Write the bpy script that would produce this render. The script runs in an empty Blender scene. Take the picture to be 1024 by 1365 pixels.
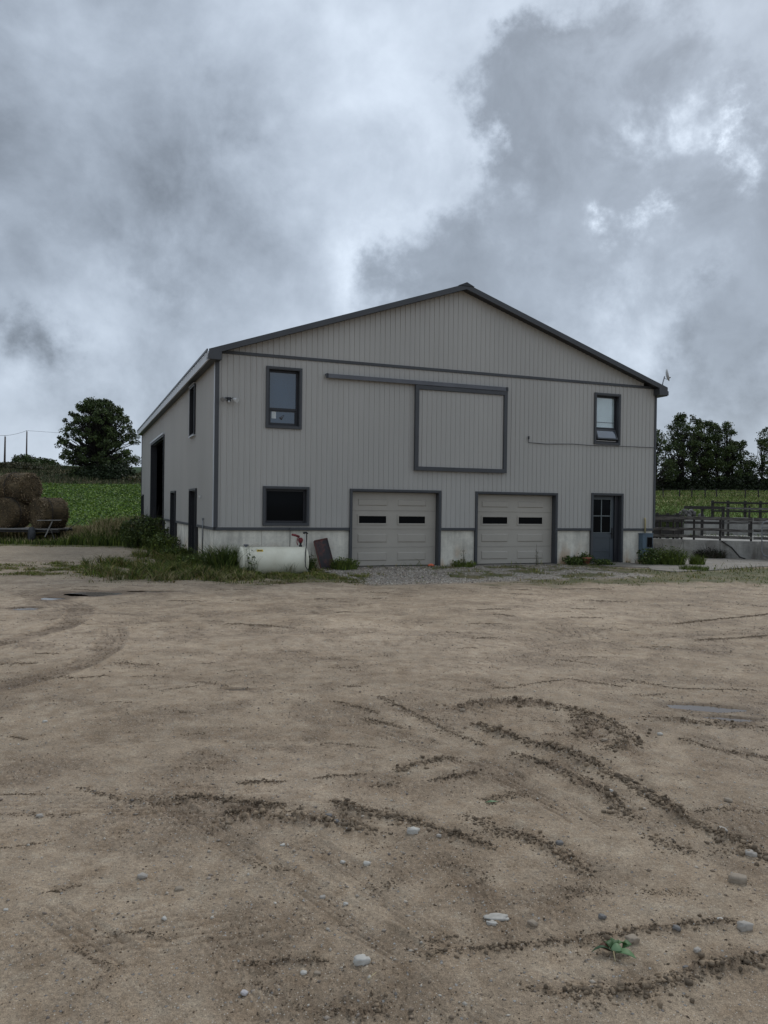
import bpy, math, random
import numpy as np
from math import radians, sin, cos, pi, exp
from mathutils import Vector, Matrix
random.seed(7); rng = np.random.default_rng(11)
sc = bpy.context.scene; col = sc.collection

# ------------------------------------------------------------------ camera
F, CX, CY = 1046., 512., 682.5
PITCH, ROLL = radians(-0.39), radians(0.75)
FW = np.array([0, cos(PITCH), sin(PITCH)]); _u = np.array([0, -sin(PITCH), cos(PITCH)]); _r = np.array([1., 0, 0])
RT = _r*cos(ROLL)+_u*sin(ROLL); UP = -_r*sin(ROLL)+_u*cos(ROLL)
CAM = np.array([0, 0, 1.71])
def ray(x, y): return FW+RT*(x-CX)/F-UP*(y-CY)/F
def gnd(x, y, z=0.):
    d = ray(x, y); t = (z-CAM[2])/d[2]; p = CAM+d*t
    return (float(p[0]), float(p[1]))
def at(x, y, Y):
    d = ray(x, y); p = CAM+d*Y/d[1]; return Vector([float(q) for q in p])
cd = bpy.data.cameras.new('camera'); cam = bpy.data.objects.new('camera', cd); col.objects.link(cam)
cd.sensor_fit = 'VERTICAL'; cd.sensor_height = 36; cd.sensor_width = 36; cd.lens = 36*F/1365
cd.clip_start = 0.05; cd.clip_end = 9000
cam.matrix_world = Matrix(((RT[0], UP[0], -FW[0], CAM[0]), (RT[1], UP[1], -FW[1], CAM[1]), (RT[2], UP[2], -FW[2], CAM[2]), (0, 0, 0, 1)))
sc.camera = cam

# ------------------------------------------------------------------ sky, sun, exposure
SUN_EL, SUN_AZ = 42., 30.         # azimuth measured from +Y towards +X
w = bpy.data.worlds.new('World'); sc.world = w; w.use_nodes = True
nt = w.node_tree; N = nt.nodes; L = nt.links; N.clear()
def nd(t, **k):
    n = N.new(t)
    for a, b in k.items(): setattr(n, a, b)
    return n
def lk(a, b): L.new(a, b)
def mth(op, a, b=None, c=None, clamp=False):
    n = nd('ShaderNodeMath', operation=op); n.use_clamp = clamp
    for i, v in enumerate((a, b, c)):
        if v is None: continue
        if isinstance(v, (int, float)): n.inputs[i].default_value = v
        else: lk(v, n.inputs[i])
    return n.outputs[0]
def mrange(v, a, b, c=0., d=1., smooth=True):
    n = nd('ShaderNodeMapRange', interpolation_type='SMOOTHSTEP' if smooth else 'LINEAR')
    lk(v, n.inputs[0])
    for i, q in enumerate((a, b, c, d)): n.inputs[i+1].default_value = q
    return n.outputs[0]
tc = nd('ShaderNodeTexCoord')
sky = nd('ShaderNodeTexSky', sky_type='NISHITA', sun_disc=False, sun_elevation=radians(SUN_EL), sun_rotation=radians(SUN_AZ))
dirv = tc.outputs['Generated']
sep = nd('ShaderNodeSeparateXYZ'); lk(dirv, sep.inputs[0])
zc = mth('ADD', mth('MAXIMUM', sep.outputs[2], 0.0), 0.34)
cmb = nd('ShaderNodeCombineXYZ'); lk(mth('DIVIDE', sep.outputs[0], zc), cmb.inputs[0]); lk(mth('DIVIDE', sep.outputs[1], zc), cmb.inputs[1])
def noise(vec, scale, detail=6, rough=.55, dist=0., lac=2.):
    n = nd('ShaderNodeTexNoise'); n.inputs['Scale'].default_value = scale; n.inputs['Detail'].default_value = detail
    n.inputs['Roughness'].default_value = rough; n.inputs['Distortion'].default_value = dist; n.inputs['Lacunarity'].default_value = lac
    lk(vec, n.inputs['Vector']); return n
n_big = noise(cmb.outputs[0], 1.4, 5, .5, .3).outputs[0]
n_mid = noise(dirv, 4.6, 8, .56, .15).outputs[0]
# directions warped by noise, so that the cloud masses have billowing rims
wn = noise(dirv, 8.0, 9, .62)
wsub = nd('ShaderNodeVectorMath', operation='SUBTRACT'); lk(wn.outputs['Color'], wsub.inputs[0]); wsub.inputs[1].default_value = (.5, .5, .5)
wsc = nd('ShaderNodeVectorMath', operation='SCALE'); lk(wsub.outputs[0], wsc.inputs[0]); wsc.inputs['Scale'].default_value = .27
wadd = nd('ShaderNodeVectorMath', operation='ADD'); lk(dirv, wadd.inputs[0]); lk(wsc.outputs[0], wadd.inputs[1])
wdir = wadd.outputs[0]
def cdist(px, py, vec=None):
    d = ray(px, py); d = d/np.linalg.norm(d)
    n = nd('ShaderNodeVectorMath', operation='DISTANCE'); lk(vec or wdir, n.inputs[0]); n.inputs[1].default_value = tuple(float(q) for q in d)
    return n.outputs['Value']
def gauss(px, py, r, amp, vec=None):
    q = mth('DIVIDE', cdist(px, py, vec), r/F)
    e = mth('POWER', 2.71828, mth('MULTIPLY', mth('MULTIPLY', q, q), -1.))
    return mth('MULTIPLY', e, amp)
val = mth('ADD', mth('ADD', .46, mth('MULTIPLY', mth('SUBTRACT', n_big, .5), .22)), mth('MULTIPLY', mth('SUBTRACT', n_mid, .5), .46))
val = mth('ADD', val, mth('MULTIPLY', mth('SUBTRACT', noise(dirv, 7.5, 8, .58, .25).outputs[0], .5), .42))
blobs = [(150, 110, 190, -.13), (310, 310, 110, -.07), (45, 446, 46, -.26), (950, 500, 150, -.15), (60, 330, 130, -.03), (545, 240, 60, -.08), (20, 300, 90, -.04),
         (430, 170, 110, .10), (330, 60, 140, .04), (500, 350, 55, .17), (585, 285, 50, .17), (660, 205, 42, .16), (870, 445, 80, .12), (120, 395, 90, .08),
         (220, 520, 120, .03), (560, 120, 90, .04), (690, 60, 60, .05), (90, 560, 80, .03)]
for b in blobs: val = mth('ADD', val, gauss(*b))
# the dark cloud mass on the right
mass = None
for px, py, r in [(640, 400, 130), (760, 230, 115), (715, 130, 95), (930, 190, 90), (880, 330, 175), (840, 130, 120), (1000, 320, 130)]:
    m = mth('SUBTRACT', 1., mth('DIVIDE', cdist(px, py), r/F)); mass = m if mass is None else mth('MAXIMUM', mass, m)
mk = mrange(mass, -.20, .36)
n_fine = noise(dirv, 11.0, 8, .6, .3).outputs[0]
mval = mth('ADD', .29, mth('MULTIPLY', mth('SUBTRACT', n_fine, .5), .26))
mval = mth('ADD', mval, gauss(700, 290, 60, .05))
mval = mth('ADD', mval, gauss(930, 150, 60, .08)); mval = mth('ADD', mval, gauss(870, 445, 110, .14))
vm = nd('ShaderNodeMix', data_type='FLOAT'); lk(mk, vm.inputs[0]); lk(val, vm.inputs[2]); lk(mval, vm.inputs[3]); val = vm.outputs[0]
for b in [(985, 180, 24, .38), (1008, 158, 22, .36), (1030, 190, 30, .3), (858, 312, 24, .42), (885, 140, 34, .2), (940, 165, 40, .18), (700, 265, 24, .12), (840, 30, 120, .05), (230, 395, 60, .09), (120, 485, 90, -.10), (860, 440, 60, .12), (950, 455, 50, -.10), (930, 520, 90, -.06), (230, 250, 110, -.05)]: g_ = gauss(*b); val = mth('ADD', val, mth('MULTIPLY', g_, mrange(n_fine, .38, .62, .35, 1.35)))
val = mth('MINIMUM', mth('MAXIMUM', val, .2), 1.2)
cr = nd('ShaderNodeMix', data_type='RGBA'); lk(mrange(val, .25, .8), cr.inputs[0])
cr.inputs[6].default_value = (.84, .975, 1.165, 1); cr.inputs[7].default_value = (.875, .985, 1.125, 1)
cs = nd('ShaderNodeVectorMath', operation='SCALE'); lk(cr.outputs[2], cs.inputs[0]); lk(mth('MULTIPLY', val, 10.), cs.inputs['Scale'])
mixs = nd('ShaderNodeMix', data_type='RGBA'); mixs.inputs[0].default_value = .96
lk(sky.outputs[0], mixs.inputs[6]); lk(cs.outputs[0], mixs.inputs[7])
bg = nd('ShaderNodeBackground'); bg.inputs['Strength'].default_value = .1; lk(mixs.outputs[2], bg.inputs['Color'])
wo = nd('ShaderNodeOutputWorld'); lk(bg.outputs[0], wo.inputs['Surface'])
sd = bpy.data.lights.new('sun', 'SUN'); sd.energy = .9; sd.angle = radians(22); sd.color = (1, .97, .93)
so = bpy.data.objects.new('sun', sd); col.objects.link(so)
sdir = Vector((sin(radians(SUN_AZ))*cos(radians(SUN_EL)), cos(radians(SUN_AZ))*cos(radians(SUN_EL)), sin(radians(SUN_EL))))
so.rotation_euler = sdir.to_track_quat('Z', 'Y').to_euler()
sc.view_settings.view_transform = 'Standard'; sc.view_settings.look = 'None'; sc.view_settings.exposure = .35; sc.view_settings.gamma = 1.
sc.view_settings.use_curve_mapping = False

# ------------------------------------------------------------------ materials
def new_mat(name):
    m = bpy.data.materials.new(name); m.use_nodes = True
    return m, m.node_tree.nodes, m.node_tree.links, m.node_tree.nodes['Principled BSDF']
def mat(name, c, rough=.7, metal=0., var=.25, scale=3., detail=5., bump=0., bscale=20., stretch=(1, 1, 1), c2=None, coat=0., ior=1.5, gen='Object', bdist=.02, lo=.38, hi=.62):
    m, n, l, p = new_mat(name)
    t = n.new('ShaderNodeTexCoord'); mp = n.new('ShaderNodeMapping'); mp.inputs['Scale'].default_value = stretch
    l.new(t.outputs[gen], mp.inputs[0])
    a = n.new('ShaderNodeTexNoise'); a.inputs['Scale'].default_value = scale; a.inputs['Detail'].default_value = detail; a.inputs['Roughness'].default_value = .62
    l.new(mp.outputs[0], a.inputs['Vector'])
    r = n.new('ShaderNodeMapRange'); r.inputs[1].default_value = lo; r.inputs[2].default_value = hi; l.new(a.outputs[0], r.inputs[0])
    x = n.new('ShaderNodeMix'); x.data_type = 'RGBA'; l.new(r.outputs[0], x.inputs[0])
    d = c2 or tuple(q*(1-var) for q in c)
    x.inputs[6].default_value = (*c, 1); x.inputs[7].default_value = (*d, 1)
    l.new(x.outputs[2], p.inputs['Base Color'])
    p.inputs['Roughness'].default_value = rough; p.inputs['Metallic'].default_value = metal; p.inputs['IOR'].default_value = ior
    if coat: p.inputs['Coat Weight'].default_value = coat
    if bump:
        b = n.new('ShaderNodeTexNoise'); b.inputs['Scale'].default_value = bscale; b.inputs['Detail'].default_value = 6; l.new(mp.outputs[0], b.inputs['Vector'])
        q = n.new('ShaderNodeBump'); q.inputs['Strength'].default_value = bump; q.inputs['Distance'].default_value = bdist
        l.new(b.outputs[0], q.inputs['Height']); l.new(q.outputs[0], p.inputs['Normal'])
    return m
def attr_mat(name, rough=.85, var=.3, scale=8., bump=0., bscale=20., bdist=.02, spec=.3, trans=0., vscale2=None):
    """colour read from the mesh's own colour attribute, broken up by noise"""
    m, n, l, p = new_mat(name)
    at_ = n.new('ShaderNodeAttribute'); at_.attribute_name = 'Col'
    t = n.new('ShaderNodeTexCoord'); a = n.new('ShaderNodeTexNoise'); a.inputs['Scale'].default_value = scale; a.inputs['Detail'].default_value = 6; a.inputs['Roughness'].default_value = .65
    l.new(t.outputs['Object'], a.inputs['Vector'])
    r = n.new('ShaderNodeMapRange'); r.inputs[1].default_value = .3; r.inputs[2].default_value = .7; r.inputs[3].default_value = 1-var; r.inputs[4].default_value = 1+var
    l.new(a.outputs[0], r.inputs[0])
    s = n.new('ShaderNodeVectorMath'); s.operation = 'SCALE'; l.new(at_.outputs['Color'], s.inputs[0]); l.new(r.outputs[0], s.inputs['Scale'])
    l.new(s.outputs[0], p.inputs['Base Color']); p.inputs['Roughness'].default_value = rough; p.inputs['Specular IOR Level'].default_value = spec
    if bump:
        b = n.new('ShaderNodeTexNoise'); b.inputs['Scale'].default_value = bscale; b.inputs['Detail'].default_value = 8; b.inputs['Roughness'].default_value = .65
        l.new(t.outputs['Object'], b.inputs['Vector'])
        q = n.new('ShaderNodeBump'); q.inputs['Strength'].default_value = bump; q.inputs['Distance'].default_value = bdist
        l.new(b.outputs[0], q.inputs['Height']); l.new(q.outputs[0], p.inputs['Normal'])
    return m
M = {}
M['siding'] = mat('ribbed_steel_siding', (.435, .418, .385), .42, .0, .10, .35, 6, .12, 1.2, (1, 1, .35), coat=.0, bdist=.02)
M['charcoal'] = mat('charcoal_painted_steel', (.058, .061, .066), .5, 0, .18, 1.5, 5, .05, 6)
M['charcoal_dark'] = mat('dark_charcoal_frame', (.020, .021, .025), .45, 0, .15, 2)
M['track'] = mat('grey_painted_track', (.12, .125, .14), .5, 0, .2, 1.5, 5)
M['fascia'] = mat('pale_eave_trim', (.50, .51, .53), .45, 0, .1, 1.)
M['gdoor'] = mat('taupe_garage_door_enamel', (.41, .375, .32), .45, 0, .10, .8, 6, .05, 40, bdist=.003)
M['pdoor'] = mat('slate_blue_door_paint', (.058, .070, .080), .4, 0, .12, 1.2)
M['muntin'] = mat('muntin_paint', (.14, .16, .16), .4, 0, .1, 2)
M['glass'] = mat('dark_window_glass', (.006, .007, .008), .06, 0, .1, 1, ior=1.15)
M['glass_sky'] = mat('reflective_window_glass', (.012, .042, .080), .05, 0, .2, 1, ior=2.0)
M['blind'] = mat('pale_window_blind', (.78, .82, .82), .5, 0, .06, 3, coat=.3)
M['dark'] = mat('dark_interior_board', (.022, .02, .018), .9, 0, .3, 2)
M['white'] = mat('white_plastic', (.62, .62, .60), .5, 0, .1, 3)
M['paper'] = mat('sticker_paper', (.6, .63, .62), .6, 0, .1, 8)
M['black'] = mat('black_rubber', (.018, .018, .019), .6, 0, .3, 10)
M['steel'] = mat('galvanised_steel', (.30, .31, .32), .45, .7, .25, 10)
M['tank'] = mat('cream_tank_enamel', (.80, .77, .62), .38, 0, .16, 1.6, 7, .06, 6, (1, 1, 1), c2=(.66, .62, .48), lo=.45, hi=.75)
M['red'] = mat('red_pump_paint', (.20, .014, .02), .5, 0, .4, 12)
M['yellow'] = mat('yellow_label', (.62, .42, .03), .5, 0, .1, 5)
M['rust'] = mat('rusted_sheet_steel', (.030, .026, .028), .7, .1, .3, 4, 8, .3, 14, c2=(.13, .045, .035), lo=.46, hi=.62)
M['rust_edge'] = mat('rust_red_edge', (.12, .04, .03), .8, 0, .4, 9)
M['meter'] = mat('blue_grey_meter_box', (.085, .13, .17), .45, 0, .2, 4)
M['terra'] = mat('terracotta', (.40, .13, .08), .75, 0, .2, 6)
M['orange'] = mat('orange_plastic', (.75, .17, .08), .5, 0, .1, 6)
M['pipe_yellow'] = mat('pale_yellow_pipe', (.50, .42, .22), .55, 0, .1, 6)
M['wood'] = mat('weathered_grey_wood', (.165, .155, .14), .9, 0, .3, 2.5, 8, .5, 12, (1, 1, 6), c2=(.035, .03, .026))
M['wood_dark'] = mat('dark_wet_wood', (.040, .035, .031), .9, 0, .4, 3, 8, .5, 12, (1, 1, 5))
M['wood_pale'] = mat('pale_grey_plank', (.27, .255, .235), .85, 0, .3, 4, 8, .3, 12, (1, 4, 4))
M['pole'] = mat('utility_pole_wood', (.10, .075, .065), .9, 0, .3, 1)
M['bark'] = mat('tree_bark', (.035, .030, .025), .95, 0, .3, 1.5, 6, .6, 3)
M['wire'] = mat('dark_wire', (.06, .06, .065), .6, 0, .1, 3)
M['tyre'] = mat('worn_tyre', (.05, .052, .056), .85, 0, .3, 6)
M['rim'] = mat('wheel_rim', (.10, .10, .11), .6, .3, .4, 8)
M['leaf'] = attr_mat('foliage', .55, .35, .7, spec=.25)
M['grass'] = attr_mat('grass_blades', .7, .35, 1.1, spec=.2)
M['stone'] = attr_mat('field_stone', .8, .22, 30., .4, 60., .004)
M['soil'] = attr_mat('churned_soil', .85, .3, 40., .6, 90., .004)
# --- concrete with formwork streaks and rust-brown staining rising from the soil
def concrete(name, c=(.40, .40, .375), stain=(.27, .17, .10), zlo=.0, zhi=.65, amount=.85, dk=.55):
    m, n, l, p = new_mat(name)
    t = n.new('ShaderNodeTexCoord')
    def nz(scale, det, st, ro=.6):
        mp = n.new('ShaderNodeMapping'); mp.inputs['Scale'].default_value = st; l.new(t.outputs['Object'], mp.inputs[0])
        a = n.new('ShaderNodeTexNoise'); a.inputs['Scale'].default_value = scale; a.inputs['Detail'].default_value = det; a.inputs['Roughness'].default_value = ro
        l.new(mp.outputs[0], a.inputs['Vector']); return a.outputs[0]
    def mr(v, a, b, c_, d):
        r = n.new('ShaderNodeMapRange'); l.new(v, r.inputs[0])
        for i, q in enumerate((a, b, c_, d)): r.inputs[i+1].default_value = q
        return r.outputs[0]
    def mul(a, b):
        q = n.new('ShaderNodeMath'); q.operation = 'MULTIPLY'
        for i, v in enumerate((a, b)):
            if isinstance(v, float): q.inputs[i].default_value = v
            else: l.new(v, q.inputs[i])
        return q.outputs[0]
    cloudy = nz(1.6, 9, (1, 1, 1), .68); streak = nz(3.2, 6, (1.6, 1.6, .22)); fine = nz(26, 6, (1, 1, 1)); blot = nz(2.1, 5, (1, 1, .5))
    tone = mul(mr(cloudy, .35, .68, 1.1, dk), mul(mr(streak, .3, .7, 1.12, .80), mr(fine, .3, .7, 1.05, .92)))
    b = n.new('ShaderNodeVectorMath'); b.operation = 'SCALE'; b.inputs[0].default_value = c; l.new(tone, b.inputs['Scale'])
    s = n.new('ShaderNodeSeparateXYZ'); l.new(t.outputs['Object'], s.inputs[0])
    f = mul(mul(mr(s.outputs[2], zlo, zhi, 1., 0.), mr(blot, .44, .62, 0., 1.)), amount)
    x = n.new('ShaderNodeMix'); x.data_type = 'RGBA'; l.new(f, x.inputs[0]); l.new(b.outputs[0], x.inputs[6]); x.inputs[7].default_value = (*stain, 1)
    l.new(x.outputs[2], p.inputs['Base Color']); p.inputs['Roughness'].default_value = .88
    q = n.new('ShaderNodeBump'); q.inputs['Strength'].default_value = .35; q.inputs['Distance'].default_value = .01; l.new(fine, q.inputs['Height']); l.new(q.outputs[0], p.inputs['Normal'])
    return m
M['concrete'] = concrete('stained_cast_concrete', (.74, .70, .60), (.46, .29, .15), .0, .75, .9, .66)
M['concrete_old'] = concrete('old_grey_concrete', (.38, .365, .33), (.09, .075, .06), .0, .9, .8, .5)
M['concrete_far'] = concrete('pale_yard_concrete', (.38, .365, .33), (.14, .12, .09), .0, 1.2, .7, .6)
M['slab'] = concrete('apron_concrete', (.25, .225, .19), (.2, .16, .11), -1, 2, .6, .7)
# --- ground: colour attribute, gritty noise, small embedded pebbles
def ground_mat(name, peb=1., bump=.8):
    m, n, l, p = new_mat(name)
    a = n.new('ShaderNodeAttribute'); a.attribute_name = 'Col'
    wet_shade = n.new('ShaderNodeAttribute'); wet_shade.attribute_name = 'wet_shade'
    t = n.new('ShaderNodeTexCoord'); P = t.outputs['Object']
    def nz(scale, det, ro=.6, dist=0.):
        q = n.new('ShaderNodeTexNoise'); q.inputs['Scale'].default_value = scale; q.inputs['Detail'].default_value = det; q.inputs['Roughness'].default_value = ro; q.inputs['Distortion'].default_value = dist
        l.new(P, q.inputs['Vector']); return q.outputs[0]
    def mr(v, a_, b_, c_, d_):
        r = n.new('ShaderNodeMapRange'); l.new(v, r.inputs[0])
        for i, q in enumerate((a_, b_, c_, d_)): r.inputs[i+1].default_value = q
        return r.outputs[0]
    def mul(a_, b_):
        q = n.new('ShaderNodeMath'); q.operation = 'MULTIPLY'
        for i, v in enumerate((a_, b_)):
            if isinstance(v, float): q.inputs[i].default_value = v
            else: l.new(v, q.inputs[i])
        return q.outputs[0]
    n1 = nz(.5, 7, .6, .5); n2 = nz(5, 8, .68, .3); n3 = nz(60, 5, .7); n4 = nz(240, 2, .6)
    tone = mul(mul(mr(n1, .3, .7, 1.12, .86), mr(n2, .3, .72, 1.16, .78)), mul(mr(n3, .3, .7, .68, 1.28), mr(n4, .3, .7, .72, 1.26)))
    s = n.new('ShaderNodeVectorMath'); s.operation = 'SCALE'; l.new(a.outputs['Color'], s.inputs[0]); l.new(tone, s.inputs['Scale'])
    # light and dark grit
    v2 = n.new('ShaderNodeTexVoronoi'); v2.inputs['Scale'].default_value = 125.; l.new(P, v2.inputs['Vector']); h2v = n.new('ShaderNodeSeparateColor'); l.new(v2.outputs['Color'], h2v.inputs[0])
    pk2 = mul(mr(h2v.outputs[0], .80, .82, 0., 1.), mr(v2.outputs['Distance'], .25, .36, 1., 0.))
    g2 = n.new('ShaderNodeMix'); g2.data_type = 'RGBA'; l.new(pk2, g2.inputs[0]); l.new(s.outputs[0], g2.inputs[6]); gc = n.new('ShaderNodeMix'); gc.data_type = 'RGBA'; l.new(mr(h2v.outputs[1], .4, .6, 0., 1.), gc.inputs[0]); gc.inputs[6].default_value = (.12, .095, .07, 1); gc.inputs[7].default_value = (.50, .45, .38, 1); l.new(gc.outputs[2], g2.inputs[7])
    v = n.new('ShaderNodeTexVoronoi'); v.inputs['Scale'].default_value = 46.; l.new(P, v.inputs['Vector'])
    hv = n.new('ShaderNodeSeparateColor'); l.new(v.outputs['Color'], hv.inputs[0])
    pick = mul(mr(hv.outputs[0], .86, .88, 0., 1.), mul(mr(v.outputs['Distance'], .22, .30, 1., 0.), peb))
    pc = n.new('ShaderNodeMix'); pc.data_type = 'RGBA'; l.new(hv.outputs[1], pc.inputs[0]); pc.inputs[6].default_value = (.18, .165, .15, 1); pc.inputs[7].default_value = (.38, .36, .33, 1)
    x = n.new('ShaderNodeMix'); x.data_type = 'RGBA'; l.new(pick, x.inputs[0]); l.new(g2.outputs[2], x.inputs[6]); l.new(pc.outputs[2], x.inputs[7])
    l.new(x.outputs[2], p.inputs['Base Color'])
    l.new(mr(wet_shade.outputs['Fac'], 0., 1., .92, .72), p.inputs['Roughness']); p.inputs['Specular IOR Level'].default_value = .22
    h = n.new('ShaderNodeMath'); h.operation = 'ADD'; l.new(mul(n3, .5), h.inputs[0])
    h2 = n.new('ShaderNodeMath'); h2.operation = 'ADD'; l.new(mul(n2, 1.6), h2.inputs[0]); l.new(mul(pick, .5), h2.inputs[1]); l.new(h2.outputs[0], h.inputs[1])
    q = n.new('ShaderNodeBump'); q.inputs['Strength'].default_value = bump; q.inputs['Distance'].default_value = .016; l.new(h.outputs[0], q.inputs['Height']); l.new(q.outputs[0], p.inputs['Normal'])
    return m
M['ground'] = ground_mat('packed_dirt_ground')
def field_mat():
    m = attr_mat('field_ground', .9, .5, 1.4, .9, 3., .25, .15)
    return m
M['field'] = field_mat()
def water_mat():
    m, n, l, p = new_mat('puddle_water')
    p.inputs['Base Color'].default_value = (.13, .10, .075, 1); p.inputs['Roughness'].default_value = .12; p.inputs['IOR'].default_value = 1.33
    t = n.new('ShaderNodeTexCoord'); b = n.new('ShaderNodeTexNoise'); b.inputs['Scale'].default_value = 6; l.new(t.outputs['Object'], b.inputs['Vector'])
    q = n.new('ShaderNodeBump'); q.inputs['Strength'].default_value = .05; q.inputs['Distance'].default_value = .01; l.new(b.outputs[0], q.inputs['Height']); l.new(q.outputs[0], p.inputs['Normal'])
    return m
M['water'] = water_mat()
def hay_mat():
    m, n, l, p = new_mat('old_hay')
    t = n.new('ShaderNodeTexCoord'); mp = n.new('ShaderNodeMapping'); mp.inputs['Scale'].default_value = (.35, 1, 1); l.new(t.outputs['Object'], mp.inputs[0])
    a = n.new('ShaderNodeTexNoise'); a.inputs['Scale'].default_value = 14; a.inputs['Detail'].default_value = 8; a.inputs['Roughness'].default_value = .75; l.new(mp.outputs[0], a.inputs['Vector'])
    b = n.new('ShaderNodeTexNoise'); b.inputs['Scale'].default_value = 1.6; b.inputs['Detail'].default_value = 4; l.new(t.outputs['Object'], b.inputs['Vector'])
    r = n.new('ShaderNodeValToRGB'); l.new(a.outputs[0], r.inputs[0]); e = r.color_ramp.elements
    e[0].position = .32; e[0].color = (.024, .017, .008, 1); e[1].position = .72; e[1].color = (.19, .135, .068, 1)
    r2 = n.new('ShaderNodeMapRange'); r2.inputs[1].default_value = .3; r2.inputs[2].default_value = .7; r2.inputs[3].default_value = .5; r2.inputs[4].default_value = 1.25; l.new(b.outputs[0], r2.inputs[0])
    s = n.new('ShaderNodeVectorMath'); s.operation = 'SCALE'; l.new(r.outputs[0], s.inputs[0]); l.new(r2.outputs[0], s.inputs['Scale'])
    l.new(s.outputs[0], p.inputs['Base Color']); p.inputs['Roughness'].default_value = .95
    q = n.new('ShaderNodeBump'); q.inputs['Strength'].default_value = .9; q.inputs['Distance'].default_value = .04; l.new(a.outputs[0], q.inputs['Height']); l.new(q.outputs[0], p.inputs['Normal'])
    return m
M['hay'] = hay_mat()

# ------------------------------------------------------------------ helpers
def tag(o, label=None, cat=None, group=None, kind=None):
    if label: o['label'] = label
    if cat: o['category'] = cat
    if group: o['group'] = group
    if kind: o['kind'] = kind
    return o
def empty(name, loc=(0, 0, 0), rz=0., parent=None):
    o = bpy.data.objects.new(name, None); o.empty_display_size = .3; col.objects.link(o); o.location = loc; o.rotation_euler = (0, 0, rz); o.parent = parent
    return o
class MB:
    def __init__(s): s.v = []; s.f = []; s.sm = []
    def quad(s, *p):
        b = len(s.v); s.v += [tuple(q) for q in p]; s.f.append(tuple(range(b, b+len(p)))); s.sm.append(False)
    def box(s, x0, x1, y0, y1, z0, z1, rot=None, piv=None):
        b = len(s.v)
        P = [(x, y, z) for z in (z0, z1) for y in (y0, y1) for x in (x0, x1)]
        if rot is not None:
            P = [tuple(piv+rot@(Vector(q)-piv)) for q in P]
        s.v += P
        for f in ((0, 2, 3, 1), (4, 5, 7, 6), (0, 1, 5, 4), (2, 6, 7, 3), (0, 4, 6, 2), (1, 3, 7, 5)): s.f.append(tuple(b+i for i in f)); s.sm.append(False)
        return s
    def beam(s, p, q, w, h, up=(0, 0, 1)):
        p = Vector(p); q = Vector(q); d = (q-p).normalized(); u = Vector(up); sd_ = d.cross(u)
        if sd_.length < 1e-4: sd_ = d.cross(Vector((1, 0, 0)))
        sd_.normalize(); u = sd_.cross(d).normalized()
        b = len(s.v)
        for e in (p, q):
            for a, c in ((-1, -1), (1, -1), (1, 1), (-1, 1)): s.v.append(tuple(e+sd_*a*w/2+u*c*h/2))
        for f in ((0, 3, 2, 1), (4, 5, 6, 7), (0, 1, 5, 4), (1, 2, 6, 5), (2, 3, 7, 6), (3, 0, 4, 7)): s.f.append(tuple(b+i for i in f)); s.sm.append(False)
        return s
    def tube(s, pts, r, n=8, caps=True):
        pts = [Vector(p) for p in pts]; k = len(pts); rs = r if isinstance(r, (list, tuple)) else [r]*k
        b0 = len(s.v); ref = None
        for i, p in enumerate(pts):
            d = (pts[min(i+1, k-1)]-pts[max(i-1, 0)]).normalized()
            if ref is None: ref = d.orthogonal().normalized()
            ref = (ref-d*ref.dot(d)); ref = ref.normalized() if ref.length > 1e-5 else d.orthogonal().normalized()
            c = d.cross(ref)
            for j in range(n):
                a = 2*pi*j/n; s.v.append(tuple(p+(ref*cos(a)+c*sin(a))*rs[i]))
        for i in range(k-1):
            for j in range(n):
                s.f.append((b0+i*n+j, b0+i*n+(j+1) % n, b0+(i+1)*n+(j+1) % n, b0+(i+1)*n+j)); s.sm.append(True)
        if caps:
            s.f.append(tuple(b0+j for j in range(n))[::-1]); s.f.append(tuple(b0+(k-1)*n+j for j in range(n))); s.sm += [False, False]
        return s
    def build(s, name, m, parent=None, bevel=0.):
        me = bpy.data.meshes.new(name); me.from_pydata(s.v, [], s.f); me.materials.append(m)
        me.polygons.foreach_set('use_smooth', s.sm); me.update()
        o = bpy.data.objects.new(name, me); col.objects.link(o); o.parent = parent
        if bevel:
            bm = o.modifiers.new('edge', 'BEVEL'); bm.width = bevel; bm.segments = 2; bm.limit_method = 'ANGLE'
        return o
def lathe(prof, n=24, axis='z'):
    m = MB(); k = len(prof)
    for r, h in prof:
        for j in range(n):
            a = 2*pi*j/n
            m.v.append((h, r*cos(a), r*sin(a)) if axis == 'x' else (r*cos(a), r*sin(a), h))
    for i in range(k-1):
        for j in range(n): m.f.append((i*n+j, i*n+(j+1) % n, (i+1)*n+(j+1) % n, (i+1)*n+j)); m.sm.append(True)
    m.f.append(tuple(range(n))[::-1]); m.f.append(tuple((k-1)*n+j for j in range(n))); m.sm += [False, False]
    return m
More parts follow.
